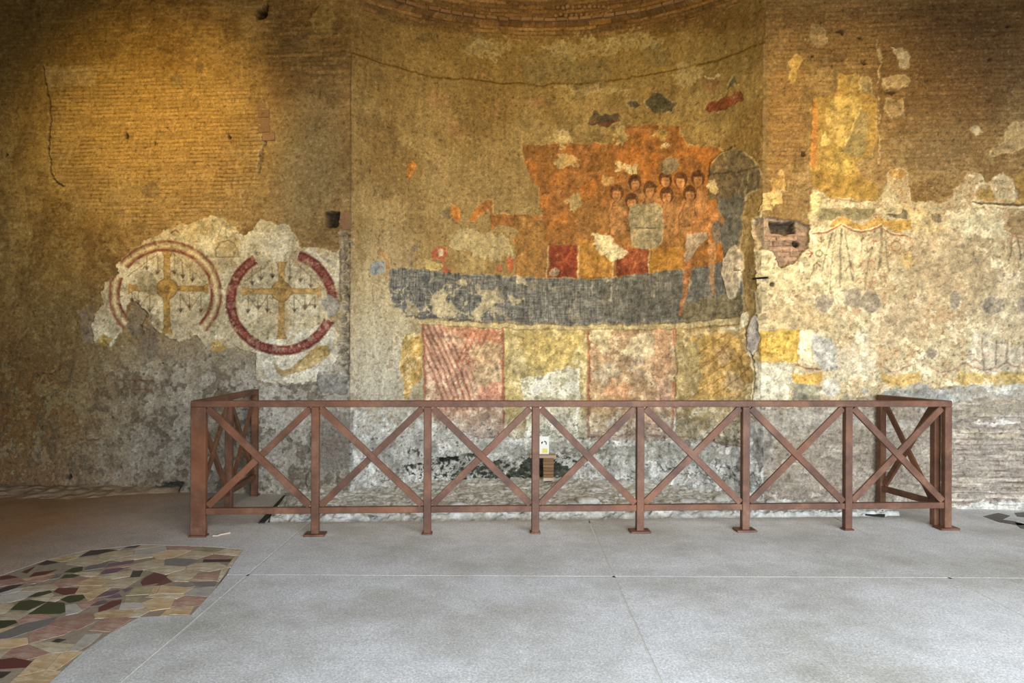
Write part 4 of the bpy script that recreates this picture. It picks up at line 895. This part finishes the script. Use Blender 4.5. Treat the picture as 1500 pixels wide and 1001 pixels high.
# ------------------------------------------------------------------ marble mosaic
MOS_POLY = [(-6.2, 2.0), (-2.75, 2.0), (-2.75, 2.5), (-2.35, 2.9)] + mos[::-1] + mtop[::-1] + [(-5.0, mtop[0][1] - .3), (-6.2, mtop[0][1] - .45)]
MOSAIC = bm_obj('floor_mosaic', prism_bm(MOS_POLY, -.10, -.0018), M_GROUT); tag(MOSAIC, 'patchwork of broken coloured marble pieces set in the floor', kind='structure')
MM = {
    'cream': mat_stone('cream_marble', [(214, 200, 170), (196, 180, 150), (226, 216, 196)], 5, .45, .4, (150, 128, 96), .1),
    'tan': mat_stone('tan_marble', [(186, 152, 112), (200, 172, 132), (170, 132, 92)], 5, .45, .4, (216, 200, 168), .1),
    'pink': mat_stone('pink_marble', [(186, 158, 140), (170, 134, 118), (200, 180, 164)], 6, .45, .4, (140, 96, 80), .1),
    'grey': mat_stone('grey_marble', [(168, 160, 146), (188, 182, 170), (150, 142, 128)], 6, .45, .4, (186, 182, 172), .1),
    'olive': mat_stone('olive_marble', [(146, 136, 104), (166, 156, 122), (126, 114, 86)], 6, .45, .4, (190, 180, 140), .1),
    'maroon': mat_stone('porphyry_red', [(92, 50, 50), (108, 62, 60), (80, 42, 44)], 60, .4, .45, None, .1),
    'purple': mat_stone('purple_slate', [(96, 76, 84), (112, 92, 98), (84, 64, 74)], 40, .45, .4, None, .1),
    'green': mat_stone('green_porphyry', [(50, 58, 42), (66, 74, 52), (42, 48, 38)], 60, .4, .45, None, .1),
    'black': mat_stone('black_stone', [(54, 50, 50), (70, 64, 62), (44, 42, 42)], 40, .45, .4, None, .1),
    'slate': mat_stone('slate_grey', [(112, 108, 104), (126, 122, 116), (98, 94, 90)], 20, .5, .4, None, .1),
}
z7 = lambda *p: [(.2209 * a, 780 + .2209 * b) for a, b in p]
z8 = lambda *p: [(160 + .14986 * a, 780 + .14986 * b) for a, b in p]
traced = [
    ('green', z7((65, 515), (130, 460), (200, 447), (310, 462), (190, 518))), ('green', z7((185, 543), (320, 460), (430, 468), (432, 530), (400, 541))),
    ('green', z7((180, 432), (240, 402), (335, 385), (345, 400), (250, 428))), ('maroon', z7((355, 395), (385, 370), (520, 370), (495, 408), (430, 418))),
    ('green', z7((400, 445), (450, 422), (550, 415), (565, 435), (520, 460), (460, 471))), ('green', z7((400, 308), (430, 282), (490, 277), (530, 287), (480, 302))),
    ('slate', z7((325, 315), (370, 282), (412, 280), (390, 303))), ('green', z7((425, 265), (480, 238), (550, 228), (545, 255), (500, 268))),
    ('purple', z7((630, 435), (690, 398), (785, 380), (797, 392), (740, 418))), ('purple', z7((690, 440), (790, 406), (812, 432), (770, 440))),
    ('purple', z7((808, 380), (880, 366), (870, 380), (835, 400))), ('maroon', z7((655, 530), (655, 500), (740, 455), (810, 447), (800, 475), (700, 518))),
    ('purple', z7((595, 490), (650, 458), (700, 450), (720, 465), (650, 487))), ('black', z7((863, 300), (880, 260), (950, 252), (925, 296))),
    ('maroon', z8((305, 490), (340, 450), (440, 390), (570, 425), (480, 500), (330, 525))), ('purple', z7((700, 235), (720, 210), (890, 183), (880, 207))),
    ('purple', z7((660, 275), (700, 247), (800, 234), (830, 239), (770, 267), (700, 279))), ('slate', z7((560, 255), (580, 225), (720, 198), (690, 234))),
    ('black', z7((250, 216), (310, 185), (400, 200), (300, 219))), ('maroon', z7((140, 264), (235, 226), (180, 274))), ('maroon', z7((2, 320), (2, 292), (60, 285), (130, 300))),
    ('maroon', z7((190, 300), (230, 267), (380, 250), (300, 282))), ('black', z7((-20, 408), (-10, 380), (60, 355), (155, 345), (90, 375))), ('green', z7((-60, 650), (-20, 585), (100, 583), (115, 600), (20, 636))),
    ('black', z7((520, 165), (600, 120), (700, 112), (780, 117), (640, 150))), ('black', z7((820, 106), (850, 94), (935, 85), (900, 102))),
    ('maroon', z7((-60, 912), (-40, 850), (90, 832), (215, 855), (170, 898))), ('black', z7((-60, 985), (-30, 925), (75, 925), (20, 965))),
    ('slate', z7((-90, 715), (0, 670), (160, 605), (390, 560), (300, 625), (60, 705))), ('black', z7((340, 727), (380, 705), (440, 712), (390, 732))),
    ('pink', z7((590, 650), (690, 570), (840, 562), (880, 575), (740, 660))), ('slate', z7((180, 362), (280, 328), (230, 356))),
    ('slate', z8((665, 530), (730, 498), (840, 530), (760, 538))), ('slate', z8((780, 482), (1050, 480), (1030, 530), (900, 540))),
    ('black', z8((912, 294), (925, 265), (1200, 265), (1180, 290))), ('tan', z8((310, 690), (450, 640), (640, 650), (600, 740), (400, 770))),
    ('tan', z8((590, 805), (660, 730), (830, 720), (780, 805))), ('pink', z8((810, 458), (850, 415), (1080, 395), (1055, 470))), ('olive', z8((150, 690), (165, 632), (290, 640), (260, 687))),
    ('olive', z8((160, 620), (250, 545), (440, 520), (390, 605))),
]
def area(p): return .5 * sum(p[i][0] * p[(i + 1) % len(p)][1] - p[(i + 1) % len(p)][0] * p[i][1] for i in range(len(p)))
def clip(p, a, b, keep_left=True):
    out = []; n = len(p)
    sd = [(b[0] - a[0]) * (q[1] - a[1]) - (b[1] - a[1]) * (q[0] - a[0]) for q in p]
    if not keep_left: sd = [-v for v in sd]
    for i in range(n):
        j = (i + 1) % n
        if sd[i] >= 0: out.append(p[i])
        if (sd[i] > 0) != (sd[j] > 0) and sd[i] != sd[j]:
            t = sd[i] / (sd[i] - sd[j]); out.append((p[i][0] + (p[j][0] - p[i][0]) * t, p[i][1] + (p[j][1] - p[i][1]) * t))
    return out
def hull(pts):
    pts = sorted(set(pts)); 
    def half(ps):
        h = []
        for p in ps:
            while len(h) > 1 and (h[-1][0] - h[-2][0]) * (p[1] - h[-2][1]) - (h[-1][1] - h[-2][1]) * (p[0] - h[-2][0]) <= 0: h.pop()
            h.append(p)
        return h[:-1]
    return half(pts) + half(pts[::-1])
def inset(p, d):
    n = len(p); out = p
    for i in range(n):
        a, b = p[i], p[(i + 1) % n]; l = math.hypot(b[0] - a[0], b[1] - a[1]) or 1e-9
        nx, ny = -(b[1] - a[1]) / l * d, (b[0] - a[0]) / l * d
        out = clip(out, (a[0] + nx, a[1] + ny), (b[0] + nx, b[1] + ny))
        if len(out) < 3: return []
    return out
def inside(q, P):
    r = False; n = len(P)
    for i in range(n):
        (ax, ay), (bx, by) = P[i], P[(i + 1) % n]
        if (ay > q[1]) != (by > q[1]) and q[0] < (bx - ax) * (q[1] - ay) / (by - ay) + ax: r = not r
    return r
rm = random.Random(11)
def stone_piece(p, mt, top):
    if len(p) < 3 or area(p) < .0012: return
    cx = sum(q[0] for q in p) / len(p); cy = sum(q[1] for q in p) / len(p)
    bm = prism_bm([(x - cx, y - cy) for x, y in p], -.02, top, .0)
    o = bm_obj('marble_piece', bm, MM[mt]); o.location = (cx, cy, 0); o.parent = MOSAIC
TR = []
for mt, px in traced:
    h = hull([yat(*q) for q in px]); TR.append(h); stone_piece(h, mt, .0002)
seeds = []
tries = 0
while len(seeds) < 340 and tries < 30000:
    tries += 1
    q = (rm.uniform(-5.3, -1.8), rm.uniform(2.6, 5.75))
    if not inside(q, MOS_POLY): continue
    if all((q[0] - s[0]) ** 2 + ((q[1] - s[1])) ** 2 > .16 ** 2 for s in seeds): seeds.append(q)
def convex_clip_by(P, q):       # clip a cell to the concave field edge by dropping what lies outside near edges
    out = q
    n = len(P); cx = sum(a[0] for a in q) / len(q); cy = sum(a[1] for a in q) / len(q)
    for i in range(n):
        a, b = P[i], P[(i + 1) % n]
        ex, ey = b[0] - a[0], b[1] - a[1]; l2 = ex * ex + ey * ey
        for v in q:
            t = ((v[0] - a[0]) * ex + (v[1] - a[1]) * ey) / l2
            t2 = ((cx - a[0]) * ex + (cy - a[1]) * ey) / l2
            if -.3 < t < 1.3 and -.6 < t2 < 1.6 and abs((cx - a[0]) * ey - (cy - a[1]) * ex) / math.sqrt(l2) < .25:
                out = clip(out, a, b, area(P) > 0); break
        if len(out) < 3: return []
    return out
npc = 0
for q in seeds:
    cell = [(q[0] - .3, q[1] - .3), (q[0] + .3, q[1] - .3), (q[0] + .3, q[1] + .3), (q[0] - .3, q[1] + .3)]
    for s in seeds:
        if s is q or abs(s[0] - q[0]) > .6 or abs(s[1] - q[1]) > .6: continue
        mx, my = (q[0] + s[0]) / 2, (q[1] + s[1]) / 2; dx, dy = s[0] - q[0], s[1] - q[1]
        cell = clip(cell, (mx, my), (mx - dy, my + dx), True)
        if len(cell) < 3: break
    if len(cell) < 3: continue
    cell = convex_clip_by(MOS_POLY, cell)
    for t in TR:
        if len(cell) < 3: break
        if max(a[0] for a in cell) < min(a[0] for a in t) or min(a[0] for a in cell) > max(a[0] for a in t) or max(a[1] for a in cell) < min(a[1] for a in t) or min(a[1] for a in cell) > max(a[1] for a in t): continue
        best = []; ba = 0
        for i in range(len(t)):
            c_ = clip(cell, t[i], t[(i + 1) % len(t)], False)
            if len(c_) >= 3 and area(c_) > ba: ba = area(c_); best = c_
        cell = best
    if len(cell) < 3: continue
    cell = inset(cell, .002)
    if len(cell) < 3 or area(cell) < .0015: continue
    if npc >= 255: break
    npc += 1
    left = q[0] < -3.6
    stone_piece(cell, rm.choices(['cream', 'tan', 'pink', 'grey', 'olive', 'slate', 'maroon'], [44, 18, 12, 16, 8, 1.5, .6])[0], rm.uniform(-.0008, 0))

# dark inlay remains in the floor by the right wall
INL = []
inlay_parent = FLOOR
for pts in ([(1440, 757), (1462, 752), (1480, 756), (1468, 762), (1486, 764), (1506, 770), (1490, 770), (1462, 765)], [(1486, 752), (1510, 750), (1512, 760), (1490, 757)], [(1486, 766), (1512, 770), (1512, 778), (1494, 774)]):
    pp = [yat(*q) for q in pts]
    o = bm_obj('dark_inlay', prism_bm(pp, -.01, .0025), MM['black']); o.parent = FLOOR; o['label'] = 'dark marble inlay remnant'

# ------------------------------------------------------------------ rubble bed inside the apse, brown kerb at the left wall
def rubble(name, x0, x1, front, back, mat, zf, nx=240, ny=110, label=None):
    xs = np.linspace(x0, x1, nx); vs = []; 
    X = np.repeat(xs, ny); T = np.tile(np.linspace(0, 1, ny), nx)
    fy = np.array([front(x) for x in xs]).repeat(ny); by = np.array([back(x) for x in xs]).repeat(ny)
    Y = fy + (by - fy) * T
    Zr = zf(X, Y, T)
    me = bpy.data.meshes.new(name)
    i, j = np.meshgrid(np.arange(nx - 1), np.arange(ny - 1), indexing='ij'); v = (i * ny + j).ravel()
    me.from_pydata(np.stack([X, Y, Zr], -1).tolist(), [], np.stack([v, v + ny, v + ny + 1, v + 1], -1).tolist())
    for p in me.polygons: p.use_smooth = True
    o = link(name, me, mat); o['kind'] = 'structure'
    if label: o['label'] = label
    return o
M_RUB = mat_stone('rubble_lime', [(112, 108, 100), (168, 166, 158), (196, 195, 188), (232, 232, 228)], 9, .95, .1, None, .8)
def apse_back(x):
    if PA.x < x < PB.x:
        # point on the arc with this x
        best = max(0.0, RAD * RAD - (x - ACEN.x) ** 2); return ACEN.y + math.sqrt(best) + .04
    return wall_y(x) + .06
def zr(X, Y, T):
    b = -.06 + .085 * sst(.05, .16, T) + .03 * sst(.75, 1, T)
    rg = 1 - np.abs(fbm(X * 4.5, Y * 6, 201, 5, .62) - .5) * 2
    return b + (rg - .8) * .07 + (fbm(X * 22, Y * 22, 211, 3, .65) - .5) * .028 * sst(0.02, .1, T)
BED = rubble('floor_apse_bed', edgeL[0] - .22, xe + .12, lambda x: edge_y(x) - .02 if x > edgeL[0] else edgeL[1] + (x - edgeL[0]) / (iron_top[0] - edgeL[0]) * (wall_y(iron_top[0]) - edgeL[1]), apse_back, M_RUB, zr, 460, 150, label='uneven pale rubble bed at the foot of the apse')
M_KERB = mat_stone('brown_rubble', [(104, 86, 66), (130, 110, 86), (150, 132, 108)], 7, .95, .1, None, .8)
def kf(x): return wall_y(x) - .06 - .42 * float(sst(-3.55, -4.6, np.array(x)))
rubble('trim_1', XL, -3.5, kf, lambda x: wall_y(x) + .05, M_KERB, lambda X, Y, T: -.01 + .055 * np.sin(np.clip(T * 1.3, 0, 1) * math.pi / 2) + (fbm(X * 6, Y * 6, 221, 4) - .45) * .05 * (T > 0), 160, 40, 'low brown crumbling kerb along the left wall foot')
# loose stones on the bed
M_STONE = mat_stone('loose_stone', [(150, 146, 136), (186, 182, 174), (170, 166, 156)], 9, .95, .1, None, .8)
rs = random.Random(8)
def rock(px, py, w, h, d, parent, lb=None):
    bm = bmesh.new(); bmesh.ops.create_icosphere(bm, subdivisions=2, radius=1)
    sd = rs.random() * 50
    for v in bm.verts:
        k = 1 + .22 * math.sin(v.co.x * 4 + sd) * math.sin(v.co.y * 3.3 + sd * 2) + rs.uniform(-.07, .07)
        v.co = Vector((v.co.x * w / 2 * k, v.co.y * d / 2 * k, v.co.z * h / 2 * k))
        if v.co.z < -h * .35: v.co.z = -h * .35
    return bm
for k in range(46):
    px = rs.uniform(440, 1270); y0 = rs.choice([749, 745, 735, 718, 712, 704])
    p = floor_at(px, y0 + rs.uniform(-3, 3), .03)
    if p.y > apse_back(p.x) - .12 or p.y < edge_y(p.x) + .06: continue
    w = rs.uniform(.08, .24)
    o = bm_obj('stone', rock(0, 0, w, w * rs.uniform(.3, .55), w * .8, None), M_STONE, None, True)
    T = (p.y - edge_y(p.x)) / (apse_back(p.x) - edge_y(p.x))
    zz = float(zr(np.array([p.x]), np.array([p.y]), np.array([T]))[0])
    o.location = (p.x, p.y, zz + w * .06); o.rotation_euler = (0, 0, rs.uniform(0, 6)); o.parent = BED

# ------------------------------------------------------------------ iron edging strip
a = Vector((iron_bot[0] - .02, iron_bot[1] - .03, .006)); b = Vector((iron_top[0], wall_y(iron_top[0]) - .10, .006))
es = bm_obj('edging_strip', bar_bm(a, b, .016, .05, (0, 0, 1), .002), M_DARK)
tag(es, 'black iron edging strip slanting across the floor inside the railing', 'metal strip')
a = Vector(yat(1268, 754) + (.006,)); b = Vector(yat(1296, 757) + (.006,))
es = bm_obj('edging_strip', bar_bm(a, b, .014, .10, (0, 0, 1), .002), M_DARK)
tag(es, 'short dark iron plate at the slab edge beside the right railing corner', 'metal plate')
# iron clamp in the wall
p, n = wall_point(1116, 408)
t = Vector((-n.y, n.x, 0))
cl = empty('iron_clamp', p); tag(cl, 'small dark iron clamp bar fixed beside the apse edge', 'clamp')
bm_obj('bar', local(bar_bm(p - t * .09 + n * .03, p + t * .09 + n * .03, .02, .02, (0, 0, 1), .002), p), M_DARK, cl)
bm_obj('spike', local(bar_bm(p - n * .05, p + n * .035, .016, .016, (0, 0, 1), .002), p), M_DARK, cl)

# ------------------------------------------------------------------ brick pier with tile and card
pb = floor_at(803, 704, .06)
pb.y = min(pb.y, apse_back(pb.x) - .16); pb = at_depth(803, 704, pb.y)
pier = empty('brick_pier', pb); tag(pier, 'little stack of bricks carrying a flat tile at the apse foot', 'brick pier')
pxm = pb.y / F
M_PALE = mat_stone('pale_brick', [(206, 190, 168), (190, 168, 146)], 20)
nb = 7; hh = 34 * pxm / nb
for k in range(nb):
    z0 = k * hh
    w = 15.5 * pxm * rs.uniform(.97, 1.04)
    bm = bar_bm((-w / 2, 0, z0 + hh / 2), (w / 2, 0, z0 + hh / 2), hh * .93, .11, (0, 0, 1), .003)
    bm_obj('brick', bm, M_PALE if k == 0 else M_BRICK, pier)
zt = 34 * pxm
bm_obj('tile', bar_bm((-27 * pxm, -.01, zt + .017), (11 * pxm, -.01, zt + .017), .032, .16, (0, 0, 1), .004), mat_stone('pale_tile', [(186, 164, 140), (166, 140, 118)], 20), pier)
card = empty('information_card', (pb.x, pb.y, pb.z + zt + .034)); tag(card, 'small white card with yellow foot leaning on the brick pier tile', 'card')
M_WHITE = mat_plain('white_card', (232, 234, 226), .6, .3, .04); M_YEL = mat_plain('yellow_print', (226, 212, 104), .6, .3, .1); M_INK = mat_plain('dark_ink', (52, 54, 58), .6, .3, .1)
cw, ch = 14 * pxm, 26 * pxm; cx0 = -6 * pxm
bm_obj('panel', bar_bm((cx0 - cw / 2, 0, ch / 2), (cx0 + cw / 2, 0, ch / 2), ch, .012, (0, 0, 1), .001), M_WHITE, card)
bm_obj('yellow_print', bar_bm((cx0 - cw * .2, -.0068, ch * .20), (cx0 + cw * .34, -.0068, ch * .20), ch * .24, .0014, (0, 0, 1), 0), M_YEL, card)
for (x0, z0, x1_, z1) in [(-.30, .64, -.14, .70), (-.28, .58, -.22, .66), (-.02, .72, .16, .70), (.16, .70, .22, .60), (.22, .60, .18, .54)]:
    bm_obj('ink_mark', bar_bm((cx0 + x0 * cw, -.0068, z0 * ch), (cx0 + x1_ * cw, -.0068, z1 * ch), .012, .0014, (0, 1, 0) if abs(x1_ - x0) < 1e-6 else (0, 0, 1), 0), M_INK, card)
bm_obj('top_strip', bar_bm((cx0 - cw * .2, -.002, ch + .006), (cx0 + cw * .4, -.002, ch + .006), .012, .008, (0, 0, 1), 0), mat_plain('grey_strip', (140, 140, 136)), card)

# ------------------------------------------------------------------ the railing
fL = floor_at(290, 786); fR = floor_at(1386, 775)
def front_at(px):
    d = ray(px, CYP); e = fR - fL; det = d.x * (-e.y) + e.x * d.y
    t = (fL.x * (-e.y) + e.x * fL.y) / det
    return Vector((d.x * t, d.y * t, 0))
FD = (fR - fL); FD.z = 0; FD.normalize(); FN = Vector((FD.y, -FD.x, 0))
RH = 1.10; PW = .062; RW = .052
rail = empty('railing', (front_at(785).x, front_at(785).y, 0)); tag(rail, 'rust brown steel railing with crossed braces around the apse', 'railing')
O = rail.location.copy()
def rpart(name, bm, parent=None, mat=M_RUST):
    return bm_obj(name, local(bm, O), mat, parent or rail)
posts = [front_at(x) for x in (297.5, 463, 627, 785, 938, 1092, 1242, 1387)]
bl = Vector((floor_at(384, 722).x, 0, 0)); bl = Vector((bl.x - .02, wall_y(bl.x) - .10, 0))
br = at_depth(1299, 735, 7.0); br = Vector((br.x, wall_y(br.x) - .09, 0))
ml = (posts[0] - FD * .05 + bl) / 2; RD0 = (br - posts[-1]).normalized()
def post(p, dirv, wide, top=RH - RW, foot=True):
    o = rpart('post', bar_bm(p + Vector((0, 0, .012)), p + Vector((0, 0, top)), PW, PW, dirv, .004))
    w = .17 if wide else .085
    if foot:
        f = rpart('foot_plate', bar_bm(p + Vector((0, 0, .001)), p + Vector((0, 0, .014 if not wide else .018)), w, w * .75 if wide else w, dirv, .003), o)
    return o
for i, p in enumerate(posts): post(p, FD, i in (1, 4, 5, 7))
lc = posts[0] - FD * .056; rc = posts[-1] + RD0 * .10 - FD * .018
LD = (bl - lc).normalized(); RD = (br - posts[-1]).normalized()
post(lc, LD, False); post(rc, RD, False, foot=False); post(ml, LD, False); post(bl, LD, False); post(br, RD, False)
def bay(p, q, inner):
    d = (q - p).normalized(); n = Vector((d.y, -d.x, 0))
    if n.dot(inner) > 0: n = -n                       # n points to the outside
    a = p + d * PW / 2; b = q - d * PW / 2
    zb = .205
    rpart('bottom_rail', bar_bm(a + Vector((0, 0, zb)), b + Vector((0, 0, zb)), RW, .045, (0, 0, 1), .003))
    zl = zb + RW / 2 + .012; zh = RH - RW - .012
    off = n * .008
    rpart('brace', bar_bm(a + d * .012 + Vector((0, 0, zh)) + off, b - d * .012 + Vector((0, 0, zl)) + off, .055, .030, (0, 0, 1), .002))
    mid = (a + b) / 2 + Vector((0, 0, (zl + zh) / 2)); u = ((b - d * .012 + Vector((0, 0, zh))) - (a + d * .012 + Vector((0, 0, zl)))).normalized()
    rpart('brace', bar_bm(a + d * .012 + Vector((0, 0, zl)) - off * .6, b - d * .012 + Vector((0, 0, zh)) - off * .6, .055, .022, (0, 0, 1), .002))
inn = Vector((0, 1, 0))
for p, q in zip(posts[:-1], posts[1:]): bay(p, q, inn)
bay(lc, ml, Vector((1, 0, 0))); bay(ml, bl, Vector((1, 0, 0))); bay(rc, br, Vector((-1, 0, 0)))
zt_ = RH - RW / 2
for p, q in ((posts[0] - FD * .026, posts[-1] + FD * PW / 2), (lc - LD * PW / 2, bl + LD * PW / 2), (posts[-1] + RD * PW / 2, br + RD * PW / 2)):
    rpart('top_rail', bar_bm(p + Vector((0, 0, zt_)), q + Vector((0, 0, zt_)), RW, .062, (0, 0, 1), .004))

# ------------------------------------------------------------------ scraps by the left post
for px, py, w, d, ang, m, lb, nm in [(326, 784, .12, .03, .9, M_PALE, 'thin pale wood sliver lying by the left railing corner', 'wood_sliver'), (316, 786, .04, .03, .2, M_PALE, 'small pale chip lying beside the wood sliver', 'stone_chip')]:
    p = floor_at(px, py)
    bm = bar_bm((-w / 2, 0, .008), (w / 2, 0, .008), .012, d, (0, 0, 1), .003)
    for v in bm.verts: v.co.x += rs.uniform(-.006, .006); v.co.y += rs.uniform(-.005, .005)
    o = bm_obj(nm, bm, m); o.location = (p.x, p.y, 0.0); o.rotation_euler = (0, 0, ang); tag(o, lb, 'chip' if 'chip' in nm else 'wood')
